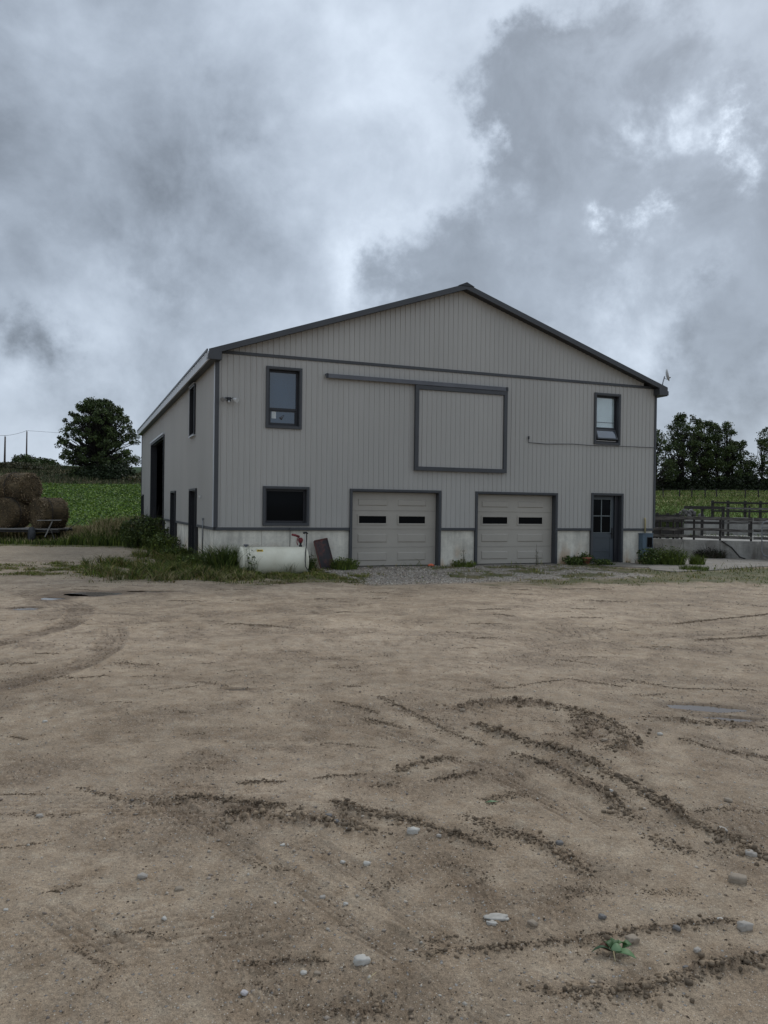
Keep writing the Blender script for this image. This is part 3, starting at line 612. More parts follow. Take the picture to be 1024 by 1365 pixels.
# the larger stones one can point to: (px, py, width in px, colour, label)
W_, G_, B_, D_ = (.48, .455, .405), (.37, .335, .29), (.30, .245, .185), (.18, .17, .16)
STN = [(482, 1284, 26, W_, 'fist-sized pale rounded rock, largest stone in the foreground left of centre'), (993, 1236, 24, G_, 'smooth egg-shaped grey-beige rock at the right edge beside the churned ridge'),
 (843, 1254, 20, B_, 'dull beige half-buried stone just above the torn green leaves'), (983, 1174, 26, B_, 'beige half-buried stone beside the churned heap at right'), (710, 1231, 16, B_, 'small beige stone right of the flat white one'),
 (551, 1112, 19, W_, 'angular white stone below the long churned ridge near the centre'), (489, 1154, 11, W_, 'oval white pebble left of centre, under the angular white stone'), (190, 1168, 15, G_, 'flat grey stone lying on the smooth dirt at left'),
 (239, 1185, 13, B_, 'flat beige stone on the dirt just right of the flat grey one'), (219, 1226, 8, W_, 'small upright white pebble in the left foreground'), (438, 1096, 11, D_, 'dark grey round stone set in the thick churned ridge'),
 (449, 1101, 9, D_, 'small dark stone at the end of the thick churned ridge'), (746, 1123, 12, D_, 'blue-grey stone on the middle churned ridge'), (813, 1063, 10, W_, 'cream stone in the inner rut right of centre'),
 (963, 1105, 15, G_, 'pale grey stone on top of the long ridge at right'), (1001, 1140, 17, G_, 'blue-grey flat stone at the right edge in churned soil'), (806, 986, 10, B_, 'light brown stone in the hook-shaped ridge'),
 (617, 949, 9, B_, 'brown lump-like stone at the left end of the far churned ridge'), (803, 1221, 12, D_, 'dark pebble pair stone right of the flat white stone'), (902, 1240, 12, D_, 'grey angular stone in the lower right ridge'),
 (377, 1127, 9, W_, 'small white pebble below the thick churned ridge'), (457, 1150, 8, W_, 'tiny white stone left of the oval white pebble'), (405, 1298, 10, W_, 'small white stone in the scuffed soil at bottom left of centre'),
 (423, 1298, 11, B_, 'brown stone beside the small white stone at bottom left of centre'), (326, 1325, 11, (.5, .47, .46), 'crumbled whitish stone near the bottom edge'), (8, 1212, 7, W_, 'small white stone at the left edge'),
 (53, 1088, 11, G_, 'grey stone on the left wheel scrape'), (960, 1226, 9, W_, 'small pale stone left of the egg-shaped rock'), (914, 1290, 9, D_, 'small grey stone above the lowest right ridge'),
 (971, 1066, 12, B_, 'reddish-brown round stone right of the long ridge'), (585, 1120, 8, G_, 'small pointed grey stone right of the angular white stone'), (930, 1267, 12, G_, 'light flat stone in the lower right corner area'),
 (430, 1197, 9, G_, 'light grey pebble in the left tyre tread'), (461, 1206, 8, W_, 'oval cream pebble right of the light grey one'), (880, 980, 8, W_, 'small white stone left of the right-hand puddle rim'), (60, 964, 7, W_, 'white stone far out on the smooth dirt at left')]
IV2, IF2 = ico(3)
def stone(px, py, wpx, c, label, flat=.62, ry=.75, group=None):
    gx, gy = gnd(px, py); r = wpx*gy/F/2; z = float(ZG([gx], [gy])[0])
    V = IV2.copy(); s_ = random.random()*50; nn = np.array([fbm(np.array([v[0]*1.1+s_]), np.array([v[1]*1.1+v[2]*1.3]), 3, 3)[0] for v in V])
    V = V*(1+.55*nn[:, None]); V = np.clip(V, [-.86, -.8, -.7], [.9, .84, .74])
    a = random.uniform(-.6, .6); V = V*np.array([r, r*ry, r*flat]); V = np.stack([V[:, 0]*cos(a)-V[:, 1]*sin(a), V[:, 0]*sin(a)+V[:, 1]*cos(a), V[:, 2]], -1)
    o = np_mesh('stone', V, IF2, M['stone'], None, np.tile(c, (len(V), 1)), True); o.location = (gx, gy, z+r*flat*.35); return tag(o, label, 'stone', 'stones lying on the dirt yard')
for q in STN: stone(*q)
stone(661, 1224, 38, (.41, .385, .34), 'broad flat whitish stone slab sunk in the dirt, below the centre', .16, .55); stone(656, 1231, 18, (.44, .415, .37), 'small white chip resting at the near side of the flat whitish slab', .3, .5)

# ------------------------------------------------------------------ barn
barn = empty('barn', (OX, OY, 0), ANG); tag(barn, 'large grey ribbed steel barn with two garage doors and charcoal trim', 'barn')
S_ = M['siding']; CH = M['charcoal']
EV = 5.60; RZ = 8.02       # wall height at eaves, at ridge
def rooz(u): return EV+(RZ-EV)*(1-abs(u-BW/2)/(BW/2))
G1 = (3.74, 6.44, 0., 2.15); G2 = (7.67, 10.43, 0., 2.15); PD = (11.78, 12.91, 0., 2.18); WA = (1.34, 2.23, 3.82, 5.37); WB = (1.29, 2.47, 1.21, 2.17); WC = (11.85, 12.75, 3.82, 5.35)
FO = [G1, G2, PD, WA, WB, WC]
SD1 = (3.1, 4.45, 0., 2.12); SD2 = (8.3, 9.62, 0., 2.12); BIG = (12.4, 18.1, 0., 4.47); SW = (3.55, 4.52, 3.86, 5.3); SD3 = (22.55, 23.65, 0., 2.12)
LO = [SD1, SD2, BIG, SW, SD3]
def ribbed(s0, s1, z0, z1f, ops, mp, flip=False, D=.017):
    """one ribbed sheet between s0 and s1; mp(s,d,z)->point"""
    brk = []; x = s0
    while x < s1-1e-6:
        for a, d in ((0, 0), (.112, 0), (.120, D), (.144, D), (.1524, 0)):
            brk.append((min(x+a, s1), d))
        x += .1524
    pts = []; 
    for q in brk:
        if not pts or q[0]-pts[-1][0] > 1e-5: pts.append(q)
    for o in ops:
        for e in o[:2]:
            for i in range(len(pts)-1):
                if pts[i][0]+1e-4 < e < pts[i+1][0]-1e-4:
                    t = (e-pts[i][0])/(pts[i+1][0]-pts[i][0]); pts.insert(i+1, (e, pts[i][1]+t*(pts[i+1][1]-pts[i][1]))); break
    m = MB()
    for (a, da), (b, db) in zip(pts[:-1], pts[1:]):
        mid = (a+b)/2; iv = [(z0, None)]; cuts = sorted([(o[2], o[3]) for o in ops if o[0] < mid < o[1]])
        lo = z0; segs = []
        for c0, c1 in cuts:
            if c0 > lo+1e-4: segs.append((lo, c0))
            lo = max(lo, c1)
        segs.append((lo, None))
        for q0, q1 in segs:
            za, zb = (z1f(a), z1f(b)) if q1 is None else (q1, q1)
            if max(za, zb) <= q0+1e-4: continue
            p = [mp(a, da, q0), mp(b, db, q0), mp(b, db, zb), mp(a, da, za)]
            m.quad(*(p[::-1] if flip else p))
    return m
fm = lambda s, d, z: (s, -.03-d, z)
lm = lambda s, d, z: (-.03-d, s, z)
rm = lambda s, d, z: (BW+.03+d, s, z)
bmm = lambda s, d, z: (s, BL+.03+d, z)
pw = .1524*6
k = 0; s = 0.
while s < BW-.02:
    e = min(s+pw, BW); g_ = .0015
    ribbed(s, e-g_, 1.10, lambda q: 5.66, FO, fm).build('siding_panel', S_, barn)
    ribbed(s, e-g_, 5.72, lambda q: rooz(q)+.06, [], fm).build('siding_panel', S_, barn) if rooz((s+e)/2) > 5.75 else None
    s = e
s = 0.
while s < BL-.02:
    e = min(s+pw, BL); ribbed(s, e-.0015, 1.10, lambda q: EV+.02, LO, lm, True).build('siding_panel', S_, barn); s = e
ribbed(0, BL, 1.10, lambda q: EV+.02, [], rm).build('side_cladding', S_, barn); ribbed(0, BW, 1.10, lambda q: rooz(q)+.02, [], bmm, True).build('rear_cladding', S_, barn)
def slabwall(s0, s1, z0, z1, ops, put, m):
    xs = sorted({s0, s1, *[q for o in ops for q in o[:2]]}); 
    for a, b in zip(xs[:-1], xs[1:]):
        mid = (a+b)/2; lo = z0
        for c0, c1 in sorted([(o[2], o[3]) for o in ops if o[0] < mid < o[1]]):
            if c0 > lo: put(m, a, b, lo, c0)
            lo = max(lo, c1)
        if lo < z1: put(m, a, b, lo, z1)
m = MB(); slabwall(.2, BW-.2, 1.05, EV-.02, FO, lambda m_, a, b, c, d: m_.box(a, b, -.012, .17, c, d), m)
slabwall(0., BL, 1.05, EV-.02, LO, lambda m_, a, b, c, d: m_.box(-.012, .19, a, b, c, d), m)
m.box(BW-.19, BW+.012, 0., BL, 1.05, EV-.02); m.box(.2, BW-.2, BL-.17, BL+.012, 1.05, EV-.02)
for y0 in (.0, BL-.17):
    b = len(m.v); tri = [(.05, EV-.015), (BW-.05, EV-.015), (BW/2, RZ-.04)]
    for y in (y0, y0+.16): m.v += [(a, y, z) for a, z in tri]
    m.f += [(b, b+1, b+2), (b+5, b+4, b+3), (b, b+3, b+4, b+1), (b+1, b+4, b+5, b+2), (b+2, b+5, b+3, b)]; m.sm += [False]*5
m.build('inner_wall', M['dark'], barn)
m = MB(); m.box(.25, BW-.25, .25, BL-.25, 2.75, 2.9); m.box(.25, BW-.25, 6.2, 6.35, 0., 2.74); m.build('loft_floor', M['dark'], barn) if False else None
m = MB(); m.box(.25, BW-.25, .25, 11.6, 2.75, 2.9); m.box(.25, BW-.25, 11.6, 11.75, -.1, EV); m.build('loft_and_partition', M['dark'], barn)
m = MB(); m.box(.25, BW-.25, .25, BL-.25, -.12, -.004); m.build('barn_floor', M['concrete_old'], barn)
# cast foundation, in the bays between the openings, split at the form joints
def bays(s0, s1, ops, step):
    xs = [s0]; cur = s0; out = []
    for o in sorted(ops):
        out.append((cur, o[0]-.05)); cur = o[1]+.05
    out.append((cur, s1)); res = []
    for a, b in out:
        n_ = max(1, round((b-a)/step))
        for i in range(n_): res.append((a+(b-a)*i/n_, a+(b-a)*(i+1)/n_))
    return res
for a, b in bays(0., BW, [G1, G2, PD], 1.2): MB().box(a+.003, b-.003, .0, .25, -.3, 1.045).build('foundation_panel', M['concrete'], barn, .004)
for a, b in bays(.26, BL, [SD1, SD2, BIG, SD3], .61): MB().box(.0, .22, a+.003, b-.003, -.3, 1.045).build('foundation_panel', M['concrete'], barn, .004)
MB().box(BW-.22, BW, .26, BL, -.3, 1.045).build('foundation_panel', M['concrete'], barn); MB().box(.23, BW-.23, BL-.22, BL, -.3, 1.044).build('foundation_panel', M['concrete'], barn)
# base trim, band trim, corner trims
def strips(s0, s1, ops, z0, z1, put):
    cur = s0
    for o in sorted(ops): put(cur, o[0]-.055, z0, z1); cur = o[1]+.055
    put(cur, s1, z0, z1)
def ftrim(a, b, c, d): MB().box(a, b, -.062, -.001, c, d).build('base_trim', CH, barn, .004)
strips(.0, BW, [G1, G2, PD], 1.035, 1.115, ftrim)
strips(.0, BL, [SD1, SD2, BIG, SD3], 1.035, 1.115, lambda a, b, c, d: MB().box(-.062, -.001, a, b, c, d).build('base_trim', CH, barn, .004))
MB().box(-.03, BW+.03, -.066, -.005, 5.655, 5.735).build('band_trim', CH, barn, .004)
m = MB(); m.box(-.052, .050, -.075, -.028, 1.118, 5.652); m.box(-.0525, -.02, -.0275, .10, 1.118, 5.652); m.build('corner_trim', CH, barn, .004)
MB().box(-.060, -.0535, -.02, .10, 1.118, 5.6).build('corner_highlight', M['fascia'], barn)  # pale strip painted as the bright highlight along the corner edge
m = MB(); m.box(BW-.025, BW+.052, -.075, -.028, 1.118, 5.652); m.box(BW+.02, BW+.0525, -.0275, .10, 1.118, 5.652); m.build('corner_trim', CH, barn, .004)
m = MB(); m.box(-.07, .05, BL-.02, BL+.07, 1.1, 5.6); m.build('corner_trim', CH, barn)
# roof
OE, OF = .24, .30; sl = (RZ-EV)/(BW/2); SLa = math.atan(sl)
for sgn in (-1, 1):
    m = MB(); ue = -OE if sgn < 0 else BW+OE; ur = BW/2; ze = EV+.03-OE*sl; zr = RZ+.03; t = .13
    b = len(m.v)
    for y in (-OF, BL+OF): m.v += [(ue, y, ze+t), (ur, y, zr+t), (ur, y, zr+.02), (ue, y, ze+.02)]
    m.f += [(0, 1, 2, 3), (7, 6, 5, 4), (0, 4, 5, 1), (3, 2, 6, 7), (0, 3, 7, 4), (1, 5, 6, 2)]; m.sm += [False]*6
    y = -OF+.1
    while y < BL+OF:
        m.beam((ue, y, ze+t+.012), (ur, y, zr+t+.012), .03, .024); y += .305*1.5
    m.build('roof', M['charcoal_dark'], barn)
# rake boards on the front gable, ridge cap, eave fascias and boxed corners
def rake(y0, y1):
    for sgn in (-1, 1):
        ue = -OE-.02 if sgn < 0 else BW+OE+.02; m = MB(); ze = EV+.03-OE*sl-.02*sl; zr = RZ+.03
        for y in (y0, y1): m.v += [(ue, y, ze+.155), (BW/2, y, zr+.155), (BW/2, y, zr+.0), (ue, y, ze+.0)]
        m.f += [(0, 1, 2, 3), (7, 6, 5, 4), (0, 4, 5, 1), (3, 2, 6, 7), (0, 3, 7, 4), (1, 5, 6, 2)]; m.sm += [False]*6
        m.build('rake_board', CH, barn)
rake(-OF-.03, -OF-.001); rake(BL+OF+.001, BL+OF+.03)
m = MB(); m.v = [(BW/2-.25, -OF-.05, RZ+.20-.25*sl), (BW/2, -OF-.05, RZ+.225), (BW/2+.25, -OF-.05, RZ+.20-.25*sl), (BW/2-.25, BL+OF, RZ+.20-.25*sl), (BW/2, BL+OF, RZ+.225), (BW/2+.25, BL+OF, RZ+.20-.25*sl)]
m.f = [(0, 1, 4, 3), (1, 2, 5, 4), (0, 2, 1), (3, 4, 5), (0, 3, 5, 2)]; m.sm = [False]*5; m.build('ridge_cap', M['charcoal_dark'], barn)
zE = EV+.03-OE*sl
MB().box(-OE-.045, -OE-.002, -OF, BL+OF, zE-.13, zE+.085).build('eave_fascia', M['fascia'], barn, .004)
MB().box(-OE-.075, -OE-.046, -OF, BL+OF, zE+.09, zE+.15).build('drip_edge', M['charcoal_dark'], barn)
MB().box(BW+OE+.002, BW+OE+.04, -OF, BL+OF, zE-.13, zE+.1).build('eave_fascia', CH, barn)
MB().box(-OE, -.05, -OF, BL+OF, zE-.12, zE-.09).build('soffit', CH, barn); MB().box(BW+.05, BW+OE, -OF, BL+OF, zE-.12, zE-.09).build('soffit', CH, barn)
for a, b, c in ((-OE-.045, .06, 1), (BW-.08, BW+OE+.045, -1)):
    m = MB(); y0 = -OF-.045; zt0, zt1 = zE-.02, zE+.09
    P8 = [(a, y0, zE-.11), (b, y0, zE-.11+ (.0)), (b, y0, rooz(b if c > 0 else BW-.08)+.03 if c > 0 else zE+.02), (a, y0, zE+.02 if c > 0 else rooz(a)+.03)]
    for y in (y0, -.07): m.v += [(q[0], y, q[2]) for q in P8]
    m.f += [(0, 1, 2, 3), (7, 6, 5, 4), (0, 4, 5, 1), (3, 2, 6, 7), (0, 3, 7, 4), (1, 5, 6, 2)]; m.sm += [False]*6; m.build('eave_return', CH, barn)
def frame(m, u0, u1, z0, z1, w_, y0, y1, bottom=True):
    """four butted boards round the rectangle (outside edges given)"""
    zb = z0+w_ if bottom else z0
    m.box(u0, u1, y0, y1, z1-w_, z1); m.box(u0, u0+w_, y0, y1, zb, z1-w_); m.box(u1-w_, u1, y0, y1, zb, z1-w_)
    if bottom: m.box(u0, u1, y0, y1, z0, z0+w_)
    return m
def opening_trim(o, bottom=True, depth=.19, w_=.095):
    u0, u1, z0, z1 = o; m = MB(); e = .05
    frame(m, u0-e, u1+e, z0-(e if bottom else 0), z1+e, w_-.04, -.082, -.004, bottom)
    frame(m, u0+.0055, u1-.0055, z0+(.0055 if bottom else 0), z1-.0055, .02, -.075, depth, bottom)
    return m
# windows on the front
def window(o, kind):
    u0, u1, z0, z1 = o; wdw = opening_trim(o).build('window', CH, barn, .003)
    a, b, c, d = u0+.028, u1-.028, z0+.028, z1-.028
    sash = frame(MB(), a, b, c, d, .055, .07, .14)
    if kind == 'dark':
        s = sash.build('window_sash', M['charcoal_dark'], wdw, .003); MB().box(a+.05, b-.05, .10, .108, c+.05, d-.05).build('pane', M['glass'], wdw)
        return
    zm = c+(d-c)*.30; sash.box(a+.056, b-.056, .072, .138, zm-.03, zm+.035); sash.build('window_sash', M['charcoal_dark'], wdw, .003)
    if kind == 'sky':
        MB().box(a+.05, b-.05, .10, .108, zm+.03, d-.05).build('pane', M['glass_sky'], wdw); MB().box(a+.05, b-.05, .10, .108, c+.05, zm-.02).build('pane', M['glass_sky'], wdw)
        frame(MB(), a+.057, b-.057, c+.057, zm-.031, .028, .082, .118).build('window_sash', M['charcoal_dark'], wdw)
        MB().box(a+.115, a+.235, .094, .0985, c+.20, c+.42).build('sticker', M['paper'], wdw)
        m_ = MB(); m_.tube([(a+.36, .096, c+.20), (a+.40, .095, c+.24), (a+.45, .096, c+.30)], [.045, .03, .012], 7); m_.build('hand_smudge', M['track'], wdw)
    else:
        MB().box(a+.056, b-.056, .110, .118, zm+.036, d-.056).build('blind', M['blind'], wdw)
        gl = MB().box(a+.05, b-.05, .10, .106, zm+.03, d-.05).build('pane', M['clear'], wdw)
        MB().box(a+.05, b-.05, .095, .0995, zm+.19, zm+.205).build('glazing_line', M['charcoal_dark'], wdw)
        # the lower sash hangs open, hinged at its top
        h = zm-.03-(c+.06); rot = Matrix.Rotation(radians(-24), 3, 'X'); piv = Vector((a, .06, zm-.03))
        m_ = MB()
        for bx in ((a+.03, b-.03, .045, .085, zm-.075, zm-.03), (a+.03, b-.03, .045, .085, zm-.03-h, zm+.015-h), (a+.03, a+.075, .045, .085, zm+.015-h, zm-.075), (b-.075, b-.03, .045, .085, zm+.015-h, zm-.075)): m_.box(*bx, rot=rot, piv=piv)
        sh = m_.build('open_sash', CH, wdw); MB().box(a+.07, b-.07, .060, .066, zm+.01-h, zm-.07, rot=rot, piv=piv).build('pane', M['glass_pale'], wdw)
        MB().box(a+.02, b-.02, .02, .07, c+.035, c+.06).build('sill', M['white'], wdw)
def clear_mat():
    m_, n_, l_, p_ = new_mat('clear_glass'); g_ = n_.new('ShaderNodeBsdfGlossy'); g_.inputs['Roughness'].default_value = .03; t_ = n_.new('ShaderNodeBsdfTransparent'); t_.inputs[0].default_value = (.93, .96, .96, 1)
    x_ = n_.new('ShaderNodeMixShader'); x_.inputs[0].default_value = .12; l_.new(t_.outputs[0], x_.inputs[1]); l_.new(g_.outputs[0], x_.inputs[2])
    l_.new(x_.outputs[0], n_['Material Output'].inputs[0]); return m_
M['clear'] = clear_mat(); M['glass_pale'] = mat('tilted_sash_glass', (.10, .12, .15), .06, 0, .2, 2, ior=2.4)
window(WA, 'sky'); window(WB, 'dark'); window(WC, 'blind')
# garage doors
def garage(o):
    u0, u1, z0, z1 = o; tr = opening_trim(o, False, .2).build('garage_door', CH, barn, .003)
    a, b = u0+.03, u1-.03; n_ = 4; zb = .035; h = (z1-.03-zb)/n_
    MB().box(a, b, .125, .185, .0, zb-.003).build('bottom_seal', M['black'], tr)
    for i in range(n_):
        c = zb+i*h; d = c+h-.004; y0 = .13; row = i
        pw_ = (b-a)*.335; L1 = (a+(b-a)*.085, a+(b-a)*.085+pw_); L2 = (a+(b-a)*.545, a+(b-a)*.545+pw_)
        m = MB(); win = (i == 2)
        m.box(a, b, y0, y0+.045, c, d)
        m.box(a, b, y0-.0045, y0-.0005, d-.022, d-.001)
        if not win:
            for (p, q) in (L1, L2):
                if i == 3: z_0, z_1 = c+h*.26, c+h*.62
                else: z_0, z_1 = c+h*.26, c+h*.72
                # pressed raised panel with sloping rims
                bb = len(m.v); r_ = .022
                for (x_, zz, yy_) in ((p, z_0, y0-.0006), (q, z_0, y0-.0006), (q, z_1, y0-.0006), (p, z_1, y0-.0006), (p+r_, z_0+r_, y0-.02), (q-r_, z_0+r_, y0-.02), (q-r_, z_1-r_, y0-.02), (p+r_, z_1-r_, y0-.02)): m.v.append((x_, yy_, zz))
                m.f += [(bb, bb+1, bb+5, bb+4), (bb+1, bb+2, bb+6, bb+5), (bb+2, bb+3, bb+7, bb+6), (bb+3, bb, bb+4, bb+7), (bb+4, bb+5, bb+6, bb+7)]; m.sm += [False]*5
        m.build('door_panel', M['gdoor'], tr, .003)
        if win:
            for (p, q) in (L1, L2):
                frame(MB(), p-.015, q+.015, c+h*.22, c+h*.78, .045, y0-.018, y0-.001).build('window_frame', M['gdoor'], tr, .003)
                MB().box(p+.03, q-.03, y0-.008, y0-.002, c+h*.22+.045, c+h*.78-.045).build('window_pane', M['glass'], tr)
garage(G1); garage(G2)
# entrance door with four lights
tr = opening_trim(PD, False, .2).build('entrance_door', CH, barn, .003)
a, b, c, d = PD[0]+.03, PD[1]-.19, .03, PD[3]-.05
MB().box(b+.003, PD[1]-.03, .06, .16, .0, PD[3]-.03).build('side_jamb', M['charcoal_dark'], tr); MB().box(a, b, .09, .16, PD[3]-.047, PD[3]-.027).build('door_head', M['charcoal_dark'], tr)
m = MB(); y0 = .11; ga, gb, gz0, gz1 = a+.10, b-.13, .98, d-.10
m.box(a, ga, y0, y0+.045, c, d); m.box(gb, b, y0, y0+.045, c, d); m.box(ga, gb, y0, y0+.045, gz1, d); m.box(ga, gb, y0, y0+.045, .80, gz0); m.box(ga, gb, y0+.012, y0+.04, c, .80)
m.box(ga, gb, y0, y0+.012, c, .18); m.box(ga, gb, y0+.001, y0+.0118, .36, .395)
m.build('door_leaf', M['pdoor'], tr, .004)
gm_ = (ga+gb)/2; gz = (gz0+gz1)/2
for p, q in ((ga, gm_), (gm_, gb)):
    for r_, t_ in ((gz0, gz), (gz, gz1)): MB().box(p+.002, q-.002, y0+.02, y0+.026, r_+.002, t_-.002).build('pane', M['glass'], tr)
m = MB(); m.box(gm_-.016, gm_+.016, y0+.004, y0+.019, gz0, gz1); m.box(ga, gm_-.0165, y0+.005, y0+.0185, gz-.016, gz+.016); m.box(gm_+.0165, gb, y0+.005, y0+.0185, gz-.016, gz+.016); m.build('muntin_bars', M['muntin'], tr)
frame(MB(), ga-.018, gb+.018, gz0-.018, gz1+.018, .017, y0-.007, y0-.001).build('glazing_bead', M['muntin'], tr)
m = MB(); m.box(b-.085, b-.03, y0-.018, y0-.001, .78, 1.12); m.tube([(b-.057, y0-.05, .96), (b-.16, y0-.055, .955)], .013, 8); m.tube([(b-.057, y0-.018, .96), (b-.057, y0-.055, .96)], .016, 8); m.build('handle', M['black'], tr)
MB().box(PD[0]-.02, PD[1]+.02, -.12, .2, -.05, .022).build('door_sill', M['slab'], tr)
# side wall doors, window, big opening
def lfr(o, bottom=False, w_=.06, out=-.10, inn=.19):
    v0, v1, z0, z1 = o; m = MB(); e = .045; zb = z0
    m.box(out, -.004, v0-e, v1+e, z1, z1+e+.02); m.box(out, -.004, v0-e, v0, zb, z1); m.box(out, -.004, v1, v1+e, zb, z1)
    m.box(-.003, inn, v0+.004, v0+.03, z0, z1-.03); m.box(-.003, inn, v1-.03, v1-.004, z0, z1-.03); m.box(-.003, inn, v0+.004, v1-.004, z1-.029, z1-.004)
    if bottom: m.box(out, -.004, v0-e, v1+e, z0-e, z0)
    return m
for o in (SD1, SD2, SD3):
    t = lfr(o).build('side_door', M['charcoal_dark'], barn); MB().box(.10, .15, o[0]+.032, o[1]-.032, .02, o[3]-.032).build('door_leaf', M['charcoal_dark'], t)
    MB().box(.085, .099, o[0]+.12, o[0]+.16, .95, 1.1).build('handle', M['steel'], t)
t = lfr(SW, True).build('window', M['charcoal_dark'], barn); MB().box(.08, .09, SW[0]+.03, SW[1]-.03, SW[2], SW[3]-.03).build('pane', M['glass'], t)
m = MB(); m.box(-.125, -.006, SW[0]-.09, SW[1]+.07, SW[3]+.066, SW[3]+.09); m.box(-.125, -.006, SW[0]-.09, SW[1]+.07, SW[2]-.075, SW[2]-.046); m.box(-.112, -.101, SW[1]+.01, SW[1]+.045, SW[2], SW[3]); m.build('window_flashing', M['fascia'], t)
t = lfr(BIG).build('barn_doorway', M['charcoal_dark'], barn); MB().box(-.14, -.006, BIG[0]-.08, BIG[1]+.08, BIG[3]+.066, BIG[3]+.14).build('doorway_flashing', M['fascia'], t)
# hay door on its track
m = MB(); m.box(2.92, 8.62, -.165, -.135, 5.21, 5.325); m.box(2.92, 8.62, -.134, -.05, 5.29, 5.325); m.build('door_track', M['track'], barn, .003)
hd_ = MB(); A, B_, C_, D2 = 5.60, 8.61, 2.76, 5.20
hay = frame(hd_, A, B_, C_, D2, .115, -.155, -.055).build('hay_door', CH, barn, .004)
ribbed(A+.117, B_-.117, C_+.117, lambda q: D2-.117, [], lambda s, d, z: (s, -.10-d, z)).build('door_cladding', S_, hay)
m = MB(); m.box(A+.01, B_-.01, -.054, -.05, C_+.01, D2-.01); m.build('door_backing', M['dark'], hay)
for u in (6.1, 8.1): MB().box(u-.03, u+.03, -.134, -.124, 5.12, 5.285).build('hanger', M['steel'], hay)
for u in (2.96, 8.57): MB().box(u-.03, u+.03, -.17, -.166, 5.2, 5.33).build('track_end', M['charcoal_dark'], barn)
# things fixed to the wall, each a thing of its own
def bthing(name, u, v, z, label, cat, group=None):
    x_, y_ = b2w(u, v); return tag(empty(name, (x_, y_, z), ANG), label, cat, group)
t = bthing('security_light', .30, -.05, 4.46, 'small twin-headed security floodlight on the siding near the left corner', 'floodlight')
MB().box(-.055, .055, -.05, .0, -.05, .06).build('mounting_box', M['charcoal_dark'], t, .01)
for s_, mm in ((-1, 'steel'), (1, 'white')):
    m = MB(); m.tube([(s_*.03, -.05, .02), (s_*.10, -.09, .04), (s_*.13, -.12, .01)], .012, 6); m.build('arm', M['charcoal_dark'], t)
    m = MB(); m.tube([(s_*.10, -.08, .02), (s_*.15, -.14, -.01), (s_*.19, -.20, -.035)], [.025, .05, .065], 12); m.build('lamp_head', M[mm], t)
m = MB(); m.tube([(0, -.05, -.05), (0, -.09, -.09)], [.03, .022], 8); m.build('motion_sensor', M['white'], t)
t = bthing('satellite_dish', 14.30, -.22, 5.74, 'small pale satellite dish on a bent arm at the right end of the eaves', 'satellite dish')
m = MB(); m.tube([(.0, .0, -.05), (.03, .0, .12), (.10, 0, .33)], .018, 8); m.build('mast', M['steel'], t); MB().box(-.05, .05, -.05, .05, -.08, -.02).build('foot', M['charcoal_dark'], t)
m = lathe([(.015, 0), (.10, .012), (.17, .035), (.21, .065), (.205, .07), (.165, .045), (.10, .024), (.015, .012)], 20); o = m.build('reflector', M['white'], t); o.location = (.13, -.02, .36); o.rotation_euler = (radians(0), radians(78), radians(-35)); o.scale = (1, .8, 1)
m = MB(); m.tube([(.10, 0, .26), (.18, -.02, .24), (.27, -.04, .29)], .010, 6); m.build('feed_arm', M['steel'], t); m = MB(); m.tube([(.26, -.04, .285), (.29, -.05, .305)], .02, 8); m.build('feed_horn', M['charcoal_dark'], t)
t = bthing('electric_meter_box', 13.62, -.005, .10, 'blue-grey electric meter box with a dark viewing window at the right corner', 'meter box')
MB().box(0, .42, -.21, -.005, 0, .84).build('cabinet', M['meter'], t, .012); MB().box(-.01, .43, -.215, .0, .842, .862).build('cap', M['meter'], t); MB().box(.19, .37, -.222, -.212, .42, .72).build('viewing_window', M['glass'], t, .006)
MB().box(.17, .39, -.216, -.2115, .40, .74).build('window_surround', M['charcoal_dark'], t); MB().box(.405, .415, -.235, -.21, .3, .5).build('latch', M['steel'], t)
m = MB(); m.tube([(.20, -.08, .862), (.20, -.08, 1.30), (.18, -.08, 1.36)], .026, 8); m.build('conduit', M['pipe_yellow'], t)
t = bthing('wall_cable', 9.40, -.06, 3.72, 'thin dark cable crossing the siding below the right upper window', 'cable')
m = MB(); m.tube([(0, 0, .18), (0, -.005, .0), (.6, -.005, -.02), (1.6, -.005, .02), (2.3, -.03, -.0), (3.4, -.03, .02), (4.75, -.01, .03)], .010, 6); m.build('cable_run', M['wire'], t); MB().box(-.02, .02, -.03, .0, .1, .19).build('cable_entry', M['charcoal_dark'], t)
m = MB(); x_, y_ = b2w(1.98, -.10); m.tube([(0, 0, 1.12), (.004, -.01, .85), (0, 0, .60)], .009, 6); o = m.build('vent_pipe', M['black']); o.location = (x_, y_, 0); tag(o, 'thin black vertical line running from the base trim down to the cream fuel tank', 'pipe')
t = bthing('wall_conduit', 0, 0, 0, 'thin galvanised conduit standing against the side foundation near the corner', 'conduit')
m = MB(); m.tube([(-.09, 1.55, -.05), (-.09, 1.55, 1.27), (-.07, 1.55, 1.31)], .019, 8); m.build('tube', M['steel'], t); MB().box(-.115, -.065, 1.52, 1.58, 1.27, 1.33).build('cap', M['steel'], t)
x_, y_ = b2w(-.075, 2.25); o = MB().box(-.03, .03, -.05, .03, -.03, .03).build('hose_bib', M['white']); o.location = (x_, y_, 1.93); o.rotation_euler = (0, 0, ANG); tag(o, 'tiny white knob on the side wall near the corner', 'wall fitting')

